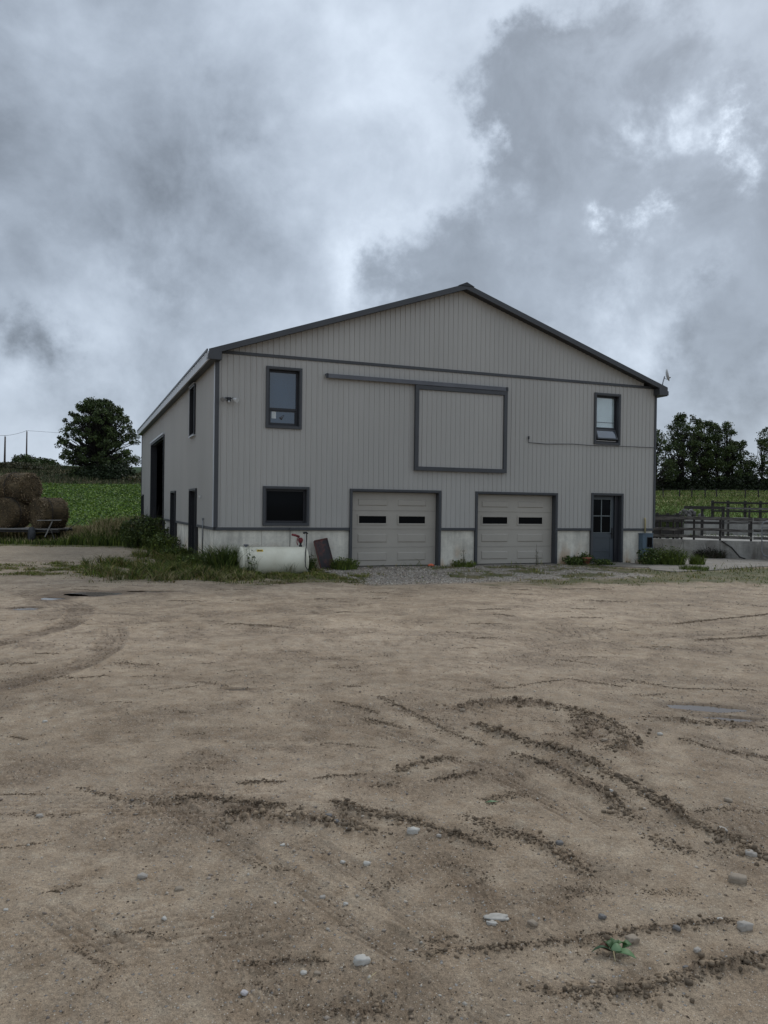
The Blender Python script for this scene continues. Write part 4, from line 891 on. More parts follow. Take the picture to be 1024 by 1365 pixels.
# ------------------------------------------------------------------ ground slabs at the doors
def bslab(name, pts, z, t_, m):
    b = MB(); n_ = len(pts); P_ = [b2w(*p) for p in pts]
    b.v = [(x, y, z) for x, y in P_]+[(x, y, z-t_) for x, y in P_]; b.f = [tuple(range(n_)), tuple(range(2*n_-1, n_-1, -1))]+[(i, i+n_, (i+1) % n_+n_, (i+1) % n_) for i in range(n_)]; b.sm = [False]*(n_+2)
    o = b.build(name, m); return tag(o, kind='structure')
bslab('garage_threshold', [(3.70, .12), (3.70, -.26), (6.52, -.26), (6.52, .12)], .012, .15, M['slab']); bslab('garage_threshold', [(7.64, .12), (7.64, -.22), (10.5, -.22), (10.5, .12)], .012, .15, M['slab'])
bslab('door_slab', [(11.62, .0), (11.5, -1.1), (12.0, -1.9), (12.9, -2.2), (13.3, -1.5), (13.1, 0)], .018, .2, M['slab'])
wl = [gnd(852, 741), gnd(1075, 748)]
ap = [w2b(*q) for q in (gnd(868, 760), gnd(900, 763), gnd(960, 760), gnd(1012, 756), gnd(1080, 756), (wl[1][0], wl[1][1]+.05), (wl[0][0], wl[0][1]+.05), gnd(850, 745))]
bslab('concrete_apron', ap, .022, .2, M['slab'])

# ------------------------------------------------------------------ foliage tools
def blades(name, P0, h, wd_, colr, lean=.35, m=None, parent=None, bend=1., tipc=None):
    n_ = len(P0); a = rng.uniform(0, 2*pi, n_); f = rng.uniform(0, 2*pi, n_); ln = lean*h*rng.uniform(.3, 1.3, n_)
    W = np.stack([np.cos(a), np.sin(a), np.zeros(n_)], -1)*(wd_/2)[:, None]; Ld = np.stack([np.cos(f), np.sin(f), np.zeros(n_)], -1)*ln[:, None]; Zv = np.array([0, 0, 1.])*h[:, None]
    base = P0-np.array([0, 0, .01]); mid = base+Zv*.55+Ld*.35*bend; tip = base+Zv*(1-.12*bend)+Ld
    V = np.stack([base-W, base+W, mid-W*.8, mid+W*.8, tip], 1).reshape(-1, 3); i = (np.arange(n_)*5)[:, None]
    Ff = np.concatenate([i+[0, 1, 3], i+[0, 3, 2], i+[2, 3, 4]]); C5 = np.repeat(colr, 5, 0)
    if tipc is not None: C5 = C5.reshape(-1, 5, 3); C5[:, 4] = tipc; C5[:, 2:4] = .25*C5[:, 2:4]+.75*tipc[:, None]; C5 = C5.reshape(-1, 3)
    return np_mesh(name, V, Ff, m or M['grass'], parent, C5)
def leaves(name, C0, size, colr, m=None, parent=None, flat=.0):
    n_ = len(C0); a = rng.normal(size=(n_, 3)); a[:, 2] *= (1-flat); a /= np.linalg.norm(a, axis=1)[:, None]; b = rng.normal(size=(n_, 3)); b = np.cross(a, b); b /= np.linalg.norm(b, axis=1)[:, None]
    s_ = size[:, None]; a = a*s_; b = b*s_*.62
    V = np.stack([C0-a, C0-b*.9+a*.1, C0+a, C0+b+a*.05], 1).reshape(-1, 3); Ff = (np.arange(n_)*4)[:, None]+np.array([0, 1, 2, 3]); return np_mesh(name, V, Ff, m or M['leaf'], parent, np.repeat(colr, 4, 0))
def pick(pal_, n_, v=.3): pal_ = np.array(pal_); return pal_[rng.integers(0, len(pal_), n_)]*rng.uniform(1-v, 1+v, (n_, 1))
GR = [(.105, .138, .024), (.13, .165, .028), (.075, .10, .018), (.19, .17, .05), (.29, .225, .095)]
GD = [(.046, .072, .016), (.066, .098, .020), (.034, .052, .013), (.10, .125, .030)]
GT = [(.19, .155, .085), (.14, .12, .06), (.10, .105, .045), (.06, .085, .03)]
# verge grass
n = 300000; yy = rng.uniform(16.6, 31., n); xx = rng.uniform(-15, 17, n); k = rng.random(n) < .62; xx[k] = rng.uniform(-10.5, .2, k.sum()); yy[k] = rng.uniform(16.8, 26, k.sum()); gg, g2, _ = masks(xx, yy); uu, vv = w2b(xx, yy)
clump = sst(-.25, .35, fbm(xx*1.6, yy*1.6, 3, 501)); tall = sst(1.8, -.3, uu)*sst(-4.6, -2.2, vv)*(uu > -3.2)*sst(12, 9, vv)+.6*sst(13.4, 14.2, uu)*(vv > -4)*(uu < 15.5)
keep = (rng.random(n) < gg*(.18+.82*clump)*np.where(uu < 2.5, 1, .55)) & ((uu < -.05) | (uu > BW+.05) | (vv < -.05)); xx, yy, uu, vv, tall, clump = (q[keep] for q in (xx, yy, uu, vv, tall, clump)); n = len(xx)
hh = rng.uniform(.02, .08, n)*(.6+.8*clump)+tall*rng.uniform(.03, .30, n)*clump**2; wd_ = .010+.012*rng.random(n)
cc = pick(GR, n); fe_ = rng.random(n) < .75*sst(19.0, 17.4, yy+.6*fbm(xx, yy, 2, 55)); cc[fe_] = pick([(.24, .19, .10), (.18, .16, .07), (.13, .14, .045)], fe_.sum()); k = rng.random(n) < .30*np.clip(tall, 0, 1); cc[k] = pick(GD, k.sum())
tag(blades('verge_grass', np.stack([xx, yy, ZG(xx, yy)], -1), hh, wd_, cc, 1.0), 'rough green and straw-coloured grass growing along the foot of the barn', 'grass', kind='stuff'); print('verge', n)
# tall rough grass along the track, left
n = 80000; yy = rng.uniform(30.6, 41.5, n); xx = rng.uniform(-21, -8.6, n); uu, vv = w2b(xx, yy)
xl = np.interp(yy, [30, 33, 41], [-13.2, -13.4, -14.8]); keep = (uu < -.15) & (yy > 31.3+.6*fbm(xx*.7, yy*.7, 3, 7)-.06*(xx+12)) & ((xx > xl+.5*rng.normal(size=n)) | (yy > 36.8) | (rng.random(n) < .22)) & (rng.random(n) < .55+.9*fbm(xx*.8, yy*.8, 3, 77)+.35*(yy < 33)); xx, yy = xx[keep], yy[keep]; n = len(xx); wag = (xx < -13.0)&(yy < 33.6)
fr_ = sst(31.2, 34.5, yy+.4*fbm(xx, yy, 3, 12)); inw = sst(-13.0, -12.4, xx); hh = rng.uniform(.25, .45, n)+fr_*rng.uniform(.40, .95, n)*(.3+.7*inw)*(1+.5*fbm(xx*.9, yy*.9, 3, 13)); hh[wag] *= .55
cc = pick(GD+GR[:2], n); tp_ = cc.copy(); k = rng.random(n) < fr_*.9; tp_[k] = pick([(.52, .40, .23), (.40, .31, .17), (.22, .20, .09)], k.sum(), .25)
tag(blades('tall_field_grass', np.stack([xx, yy, Hm(xx, yy)], -1), hh, .022+.024*rng.random(n), cc, .3, tipc=tp_), 'tall tan-topped wild grass between the track and the green field', 'grass', kind='stuff'); print('tall', n)
# crop canopy and pasture tussocks
n = 75000; yy = 43+rng.random(n)**.8*56; xx = -yy*rng.uniform(.10, .62, n); sz = .035+yy*.0010*rng.uniform(.6, 1.3, n)
tag(leaves('crop_leaves', np.stack([xx, yy, Hm(xx, yy)+.12*rng.random(n)+.02], -1), sz, pick([(.120, .195, .024), (.092, .150, .022), (.06, .11, .032), (.15, .21, .030)], n, .25), flat=.0), 'low green crop plants covering the field on the left', 'crop', kind='stuff')
n = 26000; yy = 36+rng.random(n)*75; xx = yy*rng.uniform(.30, .62, n); hh = rng.uniform(.05, .16, n)*(1+yy/90)
tag(blades('pasture_tussocks', np.stack([xx, yy, Hm(xx, yy)], -1), hh, .02+yy*.0007, pick([(.10, .165, .03), (.13, .165, .04), (.18, .175, .06), (.085, .125, .028)], n), .7), 'green and yellowing grass tussocks on the pasture behind the fences', 'grass', kind='stuff')
n = 34000; yy = 98+rng.random(n)*30; xx = -rng.random(n)*60-15-8; xx = np.where(rng.random(n) < .4, rng.uniform(-85, -48, n), xx); yy = np.where(xx < -47, rng.uniform(82, 132, n), yy); hh = rng.uniform(.15, .55, n)*(.6+.9*sst(-.1, .3, fbm(xx*.2, yy*.2, 3, 8)))
tag(blades('hillside_weeds', np.stack([xx, yy, Hm(xx, yy)], -1), hh, .07+.07*rng.random(n), pick([(.05, .06, .026), (.09, .08, .04), (.035, .045, .018), (.14, .12, .07), (.06, .08, .03)], n), .4), 'uncut brown and green weeds in the strip across the hill', 'weeds', kind='stuff')

n = 5200; uu = rng.uniform(.05, 14.1, n); vv = -np.abs(rng.normal(size=n))*.16-.03; nn_ = fbm(uu*1.3, vv*2, 3, 601); k = (rng.random(n) < sst(-.25, .3, nn_))&~((uu > 3.68)&(uu < 6.5)&(rng.random(n) < .93))&~((uu > 7.6)&(uu < 10.5)&(rng.random(n) < .9))&~((uu > 11.7)&(uu < 13.)); uu, vv, nn_ = uu[k], vv[k], nn_[k]; xx, yy = b2w(uu, vv)
tag(blades('foundation_weeds', np.stack([xx, yy, ZG(xx, yy)], -1), rng.uniform(.03, .20, len(xx))*(.5+1.2*sst(-.2, .4, nn_)), .010+.010*rng.random(len(xx)), pick(GD+GR, len(xx)), .8), 'thin weeds and dry stalks along the foot of the front foundation', 'weeds', kind='stuff')
def clump(name, x, y, r, h, n_, pal_, label, cat='weeds', wd_=.016, lean=.6, group=None, leafn=0, lsize=.03, stem=0):
    """an individual weed clump: stalks and, for broad-leaved ones, leaves"""
    t_ = empty(name, (x, y, float(ZG([x], [y])[0]))); tag(t_, label, cat, group)
    a = rng.uniform(0, 2*pi, n_); q = r*np.sqrt(rng.random(n_))*.8; P0 = np.stack([q*np.cos(a), q*np.sin(a), np.zeros(n_)], -1)
    blades('stalks', P0, h*rng.uniform(.45, 1.05, n_), np.full(n_, wd_)*rng.uniform(.6, 1.2, n_), pick(pal_, n_), lean, parent=t_)
    if leafn:
        v = rng.normal(size=(leafn, 3)); v /= np.linalg.norm(v, axis=1)[:, None]; v = v*(rng.random((leafn, 1))**.35)*np.array([r, r, h*.5])+np.array([0, 0, h*.48])
        bl = fbm(v[:, 0]*4/r*.4+x, v[:, 2]*4/r*.4+y, 2, 9); v[:, 2] = np.maximum(v[:, 2], .01); v = v[bl > -.22]
        leaves('leaves', v, lsize*rng.uniform(.6, 1.3, len(v)), pick(pal_, len(v), .35), parent=t_)
    if stem:
        m_ = MB()
        for _ in range(stem):
            a_ = random.uniform(0, 2*pi); b_ = random.uniform(.1, .9)*r; hh_ = h*random.uniform(.8, 1.35); m_.tube([(b_*cos(a_)*.4, b_*sin(a_)*.4, 0), (b_*cos(a_)*.8, b_*sin(a_)*.8, hh_*.6), (b_*cos(a_)*1.1, b_*sin(a_)*1.1, hh_)], [.007, .005, .003], 4)
        m_.build('stems', M['bark'], t_)
    return t_
wx = lambda px, py: gnd(px, py)
x_, y_ = b2w(.05, -1.0); clump('weed_clump', x_, y_, .50, .85, 900, GD+[GR[0]], 'arching dark green grass clump between the barn corner and the tank', 'weeds', .022, .8)
x_, y_ = b2w(-.45, .9); clump('weed_clump', x_, y_, .45, .45, 500, GD+GR[:2], 'low leafy weeds at the foot of the barn corner on the side wall', 'weeds', .018, .6, None, 500, .04)
x_, y_ = b2w(-.55, 4.2); clump('weed_clump', x_, y_, .55, .50, 600, GD+GR[:3], 'weed clump in front of the nearer side door', 'weeds', .018, .6, None, 500, .04, 5)
x_, y_ = b2w(-.6, 7.2); clump('weed_clump', x_, y_, .6, .75, 600, GD+GR[:2], 'taller weeds between the two side doors', 'weeds', .02, .6, None, 600, .05, 8)
x_, y_ = b2w(-.9, 11.0); clump('shrub', x_, y_, 1.0, 1.30, 300, GD, 'dark leafy shrub with bare twigs beside the big side opening', 'shrub', .02, .5, None, 2300, .06, 34)
x_, y_ = b2w(-.5, 13.2); clump('shrub', x_, y_, .7, 1.15, 200, GD, 'dark shrub growing in front of the big side opening', 'shrub', .02, .5, None, 1100, .06, 20)
x_, y_ = b2w(-1.9, 14.6); clump('shrub', x_, y_, .6, .6, 400, GD, 'rounded dark bush at the end of the tall grass by the barn', 'shrub', .03, .5, None, 1700, .07, 6)
x_, y_ = b2w(.62, -1.62); clump('weed_stalk', x_, y_, .16, .62, 30, GD, 'leafy upright thistle in front of the left end of the tank', 'weeds', .012, .4, None, 90, .035, 3)
x_, y_ = b2w(1.55, -1.75); clump('weed_stalk', x_, y_, .2, .38, 60, GT, 'thin straw-coloured stalks in front of the tank', 'weeds', .008, .5)
x_, y_ = b2w(2.42, -.55); clump('weed_clump', x_, y_, .22, .45, 200, GD, 'dark ferny weeds between the tank and the rusty sheet', 'weeds', .012, .6, None, 150, .03, 5)
x_, y_ = b2w(3.36, -.62); clump('weed_clump', x_, y_, .42, .36, 650, GD+GR[:2], 'dense green weed clump between the rusty sheet and the left garage door', 'weeds', .016, .8, None, 260, .03)
x_, y_ = b2w(7.05, -.5); clump('weed_clump', x_, y_, .38, .24, 300, GR[:3], 'low weeds at the foot of the pillar between the garage doors', 'weeds', .014, .9, None, 200, .03); x_, y_ = b2w(6.95, -.6); clump('weed_stalk', x_, y_, .10, .62, 14, GT+GD, 'thin tall weed stalk before the pillar between the garage doors', 'weeds', .01, .25, None, 40, .02, 2)
x_, y_ = b2w(9.5, -.45); clump('weed_stalk', x_, y_, .08, .5, 10, GT, 'single thin weed stalk in front of the right garage door', 'weeds', .01, .2, None, 30, .02, 2)
x_, y_ = b2w(10.95, -.35); clump('weed_clump', x_, y_, .40, .32, 150, GD, 'leafy creeping weeds left of the flower pot', 'weeds', .014, .7, None, 520, .04)
x_, y_ = b2w(11.75, -.75); clump('weed_clump', x_, y_, .36, .20, 120, GD, 'low dark leafy weeds between flower pot and entrance door', 'weeds', .014, .7, None, 380, .035)
x_, y_ = b2w(13.25, -.95); clump('weed_clump', x_, y_, .40, .55, 160, GD, 'dark bushy weeds with bare stems left of the meter box', 'weeds', .014, .5, None, 650, .04, 9)
x_, y_ = b2w(14.0, -1.0); clump('weed_clump', x_, y_, .60, .62, 1300, GR[:3]+GD, 'feathery green bush in front of the meter box at the right corner', 'weeds', .014, .7, None, 700, .03, 5)
x_, y_ = b2w(14.85, -1.3); clump('weed_clump', x_, y_, .30, .42, 400, GR[:3], 'upright grass tuft right of the bush at the barn corner', 'weeds', .014, .5)
x_, y_ = wx(925, 760); clump('weed_clump', x_, y_, .5, .2, 500, GR[:3]+GD[:1], 'low grass hummock at the near edge of the concrete apron', 'weeds', .014, .8)

# ------------------------------------------------------------------ fuel tank, pump and hose
x_, y_ = b2w(.42, -1.25); tank = tag(empty('fuel_tank', (x_, y_, 0), ANG), 'cream horizontal fuel tank lying before the foundation under the lower window', 'fuel tank')
R_ = .36; TZ = .30; Lt = 1.66
prof = [(.04, -.075), (.18, -.06), (.29, -.025), (R_-.02, -.004), (R_+.012, .0), (R_+.012, .035), (R_, .042), (R_, Lt*.5), (R_+.002, Lt*.5+.004), (R_, Lt*.5+.012), (R_, Lt-.042), (R_+.008, Lt-.035), (R_+.008, Lt), (R_-.02, Lt+.004), (.29, Lt+.03), (.18, Lt+.06), (.04, Lt+.075)]
o = lathe(prof, 40, 'x').build('shell', M['tank'], tank); o.location = (0, 0, TZ)
for a in (.3, 1.3): MB().box(a-.05, a+.05, -.26, .26, -.08, -.02).build('saddle', M['rust_edge'], tank)
m = MB(); m.tube([(.14, 0, TZ+R_-.02), (.14, 0, TZ+R_+.03)], .035, 10); m.build('vent_neck', M['steel'], tank); m = MB(); m.tube([(.14, 0, TZ+R_+.03), (.14, 0, TZ+R_+.065)], .062, 12); m.build('filler_cap', M['track'], tank)
# yellow warning label, following the curve of the shell, with its dark print
def patch(m_, x0, x1, a0, a1, r):
    for i in range(4):
        p, q = a0+(a1-a0)*i/4, a0+(a1-a0)*(i+1)/4; m_.quad((x0, -r*cos(p), TZ+r*sin(p)), (x1, -r*cos(p), TZ+r*sin(p)), (x1, -r*cos(q), TZ+r*sin(q)), (x0, -r*cos(q), TZ+r*sin(q)))
m = MB(); patch(m, .36, .52, radians(45), radians(57), R_+.004); m.build('warning_label', M['yellow'], tank); m = MB(); patch(m, .39, .43, radians(49), radians(54), R_+.006); patch(m, .44, .49, radians(47.5), radians(52), R_+.006); m.build('label_print', M['black'], tank)
x_, y_ = b2w(2.02, -1.25); pm = tag(empty('fuel_pump', (x_, y_, TZ+R_-.02), ANG), 'dark red transfer pump with nozzle standing on top of the fuel tank', 'pump')
m = MB(); m.tube([(-.06, 0, 0), (-.06, 0, .13)], .028, 10); m.tube([(-.06, 0, .02), (-.06, 0, .06)], .045, 10); m.build('riser_pipe', M['black'], pm)
m = MB(); m.box(-.11, -.02, -.06, .06, .12, .25); m.tube([(-.065, -.08, .19), (-.065, .07, .19)], .055, 14); m.build('pump_housing', M['red'], pm, .02)
m = MB(); m.tube([(-.10, -.02, .27), (-.20, -.02, .31), (-.30, -.03, .33)], [.032, .03, .024], 10); m.build('motor_barrel', M['red'], pm)
m = MB(); m.tube([(-.16, -.05, .25), (-.17, -.06, .12), (-.15, -.06, .06)], .012, 6); m.build('crank_lever', M['red'], pm)
m = MB(); m.box(.035, .05, -.02, .02, .02, .36); m.build('nozzle_holder', M['white'], pm); m = MB(); m.tube([(.0, -.03, .37), (.08, -.03, .385), (.115, -.03, .35)], [.026, .024, .02], 8); m.build('nozzle', M['black'], pm)
m = MB(); m.tube([(.09, -.04, .37), (.08, -.08, .20), (.03, -.20, .0), (-.02, -.33, -.12), (-.05, -.42, -.30), (-.05, -.45, -.45), (.02, -.47, -.56), (.14, -.47, -.62), (.30, -.44, -.60), (.45, -.42, -.615), (.60, -.38, -.62)], .013, 8)
o = m.build('fuel_hose', M['black']); o.location = pm.location; o.rotation_euler = (0, 0, ANG); tag(o, 'black rubber hose hanging from the pump over the tank to the ground', 'hose')

# rusty sheet leaning on the foundation
x_, y_ = b2w(2.99, -.34); sh = tag(empty('rusty_metal_sheet', (x_, y_, -.02), ANG), 'rusty dark steel sheet leaning against the foundation right of the tank', 'metal sheet')
rt = Matrix.Rotation(radians(-16), 3, 'X')@Matrix.Rotation(radians(-11), 3, 'Y')
MB().box(-.18, .18, -.012, .0, .0, .84, rot=rt, piv=Vector((0, 0, 0))).build('plate', M['rust'], sh)
m = MB(); m.box(-.205, -.181, -.03, .004, .0, .84, rot=rt, piv=Vector((0, 0, 0))); m.box(-.18, .18, -.03, .004, .841, .862, rot=rt, piv=Vector((0, 0, 0))); m.box(-.18, .18, -.03, .004, -.02, -.001, rot=rt, piv=Vector((0, 0, 0))); m.build('folded_rim', M['rust_edge'], sh)
MB().box(.181, .205, -.03, .004, -.02, .862, rot=rt, piv=Vector((0, 0, 0))).build('side_rim', M['rust'], sh)
# flower pot with trailing plant
x_, y_ = b2w(11.25, -.50); pt = tag(empty('flower_pot', (x_, y_, .0)), 'terracotta flower pot with a trailing green plant left of the entrance door', 'flower pot')
lathe([(.09, 0), (.12, .14), (.15, .15), (.16, .20), (.145, .20), (.13, .17), (.02, .165)], 20).build('pot', M['terra'], pt).location = (0, 0, .04)
n = 700; v = rng.normal(size=(n, 3))*np.array([.17, .17, .06])+np.array([-.04, .08, .30]); v[:, 2] -= .55*np.hypot(v[:, 0], v[:, 1]); v = v[(v[:, 1] > -.1) | (v[:, 2] > .23)]; leaves('foliage', v, np.full(len(v), .03), pick(GD+GR[:1], len(v)), parent=pt)
x_, y_ = b2w(6.16, -.13); o = lathe([(.06, 0), (.085, .015), (.07, .05), (.03, .085), (.008, .09)], 14).build('orange_cap', M['orange']); o.location = (x_, y_, .012); o.scale = (1.25, .8, .8); tag(o, 'small orange-red plastic lump on the sill at the right end of the left garage door', 'plastic cap')
# a torn plant lying in the foreground
x_, y_ = gnd(818, 1272); pl = tag(empty('torn_plant', (x_, y_, float(ZG([x_], [y_])[0])+.006)), 'freshly torn green plant with broad curled leaves lying on the dirt', 'plant')
def leafmesh(L_, W2, curl, rz, rx=.0, base=(0, 0, 0), tone=(.075, .14, .05), nm='leaf'):
    V = []; Fc = []; k_ = 7
    for i in range(k_+1):
        t_ = i/k_; w2 = W2*math.sin(pi*min(t_*1.02+.02, 1))**.7; z_ = curl*L_*math.sin(t_*pi)*.8-.15*curl*L_*t_
        for j in (-1, 0, 1): V.append((L_*t_, j*w2, z_+abs(j)*w2*.45))
    for i in range(k_):
        for j in (0, 1): b_ = i*3+j; Fc.append((b_, b_+1, b_+4, b_+3))
    V = np.array(V); o_ = np_mesh(nm, V, np.array(Fc), M['leaf'], pl, np.tile(tone, (len(V), 1)), True); o_.rotation_euler = (rx, 0, rz); o_.location = base
    o_.modifiers.new('thickness', 'SOLIDIFY').thickness = .0008; return o_
for a_ in ((.085, .012, .25, radians(176), .2, (-.0, 0, .006), (.028, .07, .03)), (.075, .018, .3, radians(20), -.3, (0, .01, .012), (.10, .19, .07)), (.080, .016, .2, radians(-28), .2, (.005, -.003, .008), (.12, .21, .09)), (.07, .016, .35, radians(62), 0, (0, .012, .01), (.05, .11, .035)), (.05, .015, .4, radians(110), 0, (-.005, .01, .012), (.04, .09, .03)), (.045, .017, .3, radians(-5), .5, (-.01, .0, .018), (.16, .26, .13)), (.05, .014, .4, radians(150), -.4, (-.01, .01, .006), (.10, .05, .03)), (.055, .014, .3, radians(35), .3, (.04, .02, .012), (.07, .14, .05))): leafmesh(*a_)
m = MB(); m.tube([(-.006, -.045, .0), (-.003, -.02, .004), (0, 0, .01)], [.0015, .002, .0025], 6); m.build('stem', M['pipe_yellow'], pl)
for (px, py, rz, lab) in ((655, 1072, .2, 'small green leaf lying flat on the dirt near the centre'), ):
    x_, y_ = gnd(px, py); z_ = float(ZG([x_], [y_])[0]); V = np.array([[-.04, 0, 0], [-.01, .012, .006], [.035, .006, .004], [.045, -.002, .0], [.0, -.012, .005]]); Fc = np.array([[0, 4, 1, 1]])
    o = np_mesh('fallen_leaf', np.array([[-.04, 0, .002], [0, -.011, .006], [.045, .0, .003], [0, .012, .010]]), np.array([[0, 1, 2, 3]]), M['leaf'], None, np.tile((.12, .20, .10), (4, 1))); o.location = (x_, y_, z_+.004); o.rotation_euler = (0, 0, rz); o.modifiers.new('thickness', 'SOLIDIFY').thickness = .001; tag(o, lab, 'leaf')
m = MB(); x_, y_ = gnd(496, 1308); m.tube([(-.012, -.02, .004), (.0, 0, .007), (.014, .024, .004)], .0012, 5); o = m.build('straw_stalk', M['pipe_yellow']); o.location = (x_, y_, float(ZG([x_], [y_])[0])+.004); tag(o, 'short yellow straw stalk beside the pale rounded rock', 'straw')

# ------------------------------------------------------------------ hay wagon and round bales
def bale(x, y, z, r, l, rz, label, wrap=True):
    t_ = tag(empty('round_bale', (x, y, z), rz), label, 'hay bale', 'round hay bales stacked on the wagons')
    n_ = 44; prof = [(.05, -l/2-.0), (r*.35, -l/2-.015), (r*.7, -l/2-.005), (r*.93, -l/2+.02), (r, -l/2+.09)]+[(r, -l/2+.09+(l-.18)*i/7) for i in range(1, 7)]+[(r, l/2-.09), (r*.93, l/2-.02), (r*.7, l/2+.005), (r*.35, l/2+.015), (.05, l/2)]
    m_ = lathe(prof, n_, 'x'); V = np.array(m_.v); s_ = random.random()*30; ang_ = np.arctan2(V[:, 1], V[:, 2]); d_ = fbm(V[:, 0]*1.5+s_, ang_*1.5, 3, 4)*.07+fbm(V[:, 0]*6+s_, ang_*6, 3, 5)*.035
    rad = np.hypot(V[:, 1], V[:, 2]); V[:, 1:] *= (1+d_)[:, None]; V[:, 2] = np.where(V[:, 2] < -.88*r, -.88*r+(V[:, 2]+.88*r)*.3, V[:, 2]); m_.v = [tuple(q) for q in V]
    m_.build('bale_roll', M['hay'], t_)
    n2_ = 3600; a_ = rng.uniform(0, 2*pi, n2_); xx_ = rng.uniform(-l/2, l/2, n2_); P0 = np.stack([xx_, r*.99*np.cos(a_), r*.99*np.sin(a_)], -1); P0[:, 2] = np.maximum(P0[:, 2], -.9*r)
    k_ = n2_//4; rr_ = r*np.sqrt(rng.random(k_)); P0[:k_] = np.stack([np.where(rng.random(k_) < .5, -1, 1)*(l/2+.01), rr_*np.cos(a_[:k_]), rr_*np.sin(a_[:k_])], -1)
    leaves('loose_straw', P0, rng.uniform(.012, .045, n2_), pick([(.20, .14, .078), (.12, .085, .046), (.07, .05, .028), (.30, .22, .13)], n2_), parent=t_)
    if wrap:
        m_ = MB()
        for q in (-.18, ): m_.tube([(q*l, (r+.03)*cos(a), (r+.03)*sin(a)) for a in [i*2*pi/24 for i in range(25)]], .013, 5, False)
        m_.build('binding_twine', M['wood_dark'], t_)
    return t_
DZ = .60
bale(-14.52, 34.0, DZ+.62, .68, 1.15, radians(52), 'dark brown round bale alone at the right end of the wagon')
bale(-16.15, 34.0, DZ+.60, .66, 1.2, radians(75), 'round hay bale on the lower layer, left of the lone right-hand bale')
bale(-17.65, 34.1, DZ+.60, .66, 1.2, radians(78), 'round hay bale on the lower layer at the left picture edge')
bale(-15.95, 34.4, DZ+1.70, .68, 1.25, radians(-18), 'right-hand bale of the upper layer, resting over two bales')
bale(-17.35, 34.5, DZ+1.66, .60, 1.2, radians(70), 'upper-layer bale half cut off by the left picture edge')
wg = tag(empty('hay_wagon', (-15.6, 34.0, 0), radians(4)), 'low grey flat hay wagon on rubber tyres carrying the round bales', 'wagon')
for i in range(9):
    a = -.95+i*.215; MB().box(-2.9, 1.75, a, a+.205, DZ-.06-.001*(i % 2), DZ-.012).build('deck_plank', M['wood_pale'], wg, .004)
m = MB(); m.box(-2.9, 1.78, -.9, -.8, DZ-.17, DZ-.065); m.box(-2.9, 1.78, .8, .9, DZ-.17, DZ-.065); m.box(1.5, 1.6, -.79, .79, DZ-.17, DZ-.07); m.box(-.1, 0, -.79, .79, DZ-.17, DZ-.07); m.build('chassis', M['wood_dark'], wg)
def wheel(x, y, rz, par):
    m_ = lathe([(.17, -.10), (.26, -.115), (.325, -.085), (.34, 0), (.325, .085), (.26, .115), (.17, .10)], 24, 'x'); o_ = m_.build('tyre', M['tyre'], par); o_.location = (x, y, .33); o_.rotation_euler = (0, 0, rz)
    r_ = lathe([(.05, -.09), (.08, -.06), (.16, -.07), (.175, -.10), (.175, .10), (.16, .07), (.08, .06), (.05, .09)], 20, 'x').build('rim', M['rim'], o_); return o_
for (x, y, z) in ((.72, -1.05, radians(30)), (1.15, .85, radians(80)), (-2.1, -.98, radians(84)), (-2.1, .85, radians(84))): wheel(x, y, z, wg)
m = MB(); m.beam((.72, -.9, .33), (1.15, .85, .33), .08, .08); m.beam((-2.1, -.9, .33), (-2.1, .85, .33), .08, .08); m.build('axle', M['wood_dark'], wg)
m = MB(); m.beam((1.3, -1.15, DZ-.35), (1.62, -1.22, DZ+.31), .03, .05); m.build('brace', M['wood_pale'], wg); MB().beam((1.02, -1.2, .945), (1.98, -1.2, .965), .16, .035).build('raised_plank', M['wood_pale'], wg); m = MB(); m.beam((1.75, .0, DZ-.15), (2.3, .2, .92), .03, .03); m.beam((1.55, -1.2, .55), (1.75, -1.15, .02), .03, .03); m.build('drawbar', M['wood'], wg)

# ------------------------------------------------------------------ right: retaining wall, fences, gate
W0 = Vector((8.3, 30.2, 0)); W1 = Vector((19.5, 24.75, 0)); wdv = (W1-W0).normalized(); wang = math.atan2(wdv.y, wdv.x); WL = (W1-W0).length
rw = tag(empty('retaining_wall', W0, wang), 'weathered grey concrete retaining wall below the dark plank fence', 'wall')
edges = [0, 1.8]+[1.8+1.24*i for i in range(1, 8)]+[WL]
for a, b in zip(edges[:-1], edges[1:]): MB().box(a+.004, b-.004, 0, .22, -.3, .645+.01*random.random()).build('wall_panel', M['concrete_old'], rw, .008)
def wp(px, off=0.):
    """distance along the wall at which a picture column crosses it"""
    d = ray(px, 700); nrm = Vector((-wdv.y, wdv.x, 0)); o_ = W0+nrm*off; t_ = (o_.x*nrm.x+o_.y*nrm.y)/(d[0]*nrm.x+d[1]*nrm.y); p = Vector((d[0]*t_, d[1]*t_, 0)); return (p-o_).dot(wdv)
fn = tag(empty('plank_fence', W0, wang), 'dark weathered three-rail plank fence standing on the retaining wall', 'fence')
for z_, h_ in ((1.42, .12), (1.02, .10), (.76, .10)):
    st_ = [0, wp(905), wp(961), wp(1004), WL]
    for i, (a, b) in enumerate(zip(st_[:-1], st_[1:])): MB().beam((a+.01, .05+.004*(i % 2), z_+random.uniform(-.02, .02)), (b-.01, .05+.004*(i % 2), z_+random.uniform(-.02, .02)), .045, h_).build('rail', M['wood'], fn, .006)
for px in (880, 897.5, 908.5, 925, 960, 1001.5, 1040): MB().box(wp(px)-.035, wp(px)+.035, .085, .16, .3, 1.50).build('post', M['wood_dark'], fn, .006)
gt = tag(empty('tube_gate', W0, wang), 'galvanised tubular field gate with rounded corners at the right edge', 'gate'); g0 = wp(1016, -.35)
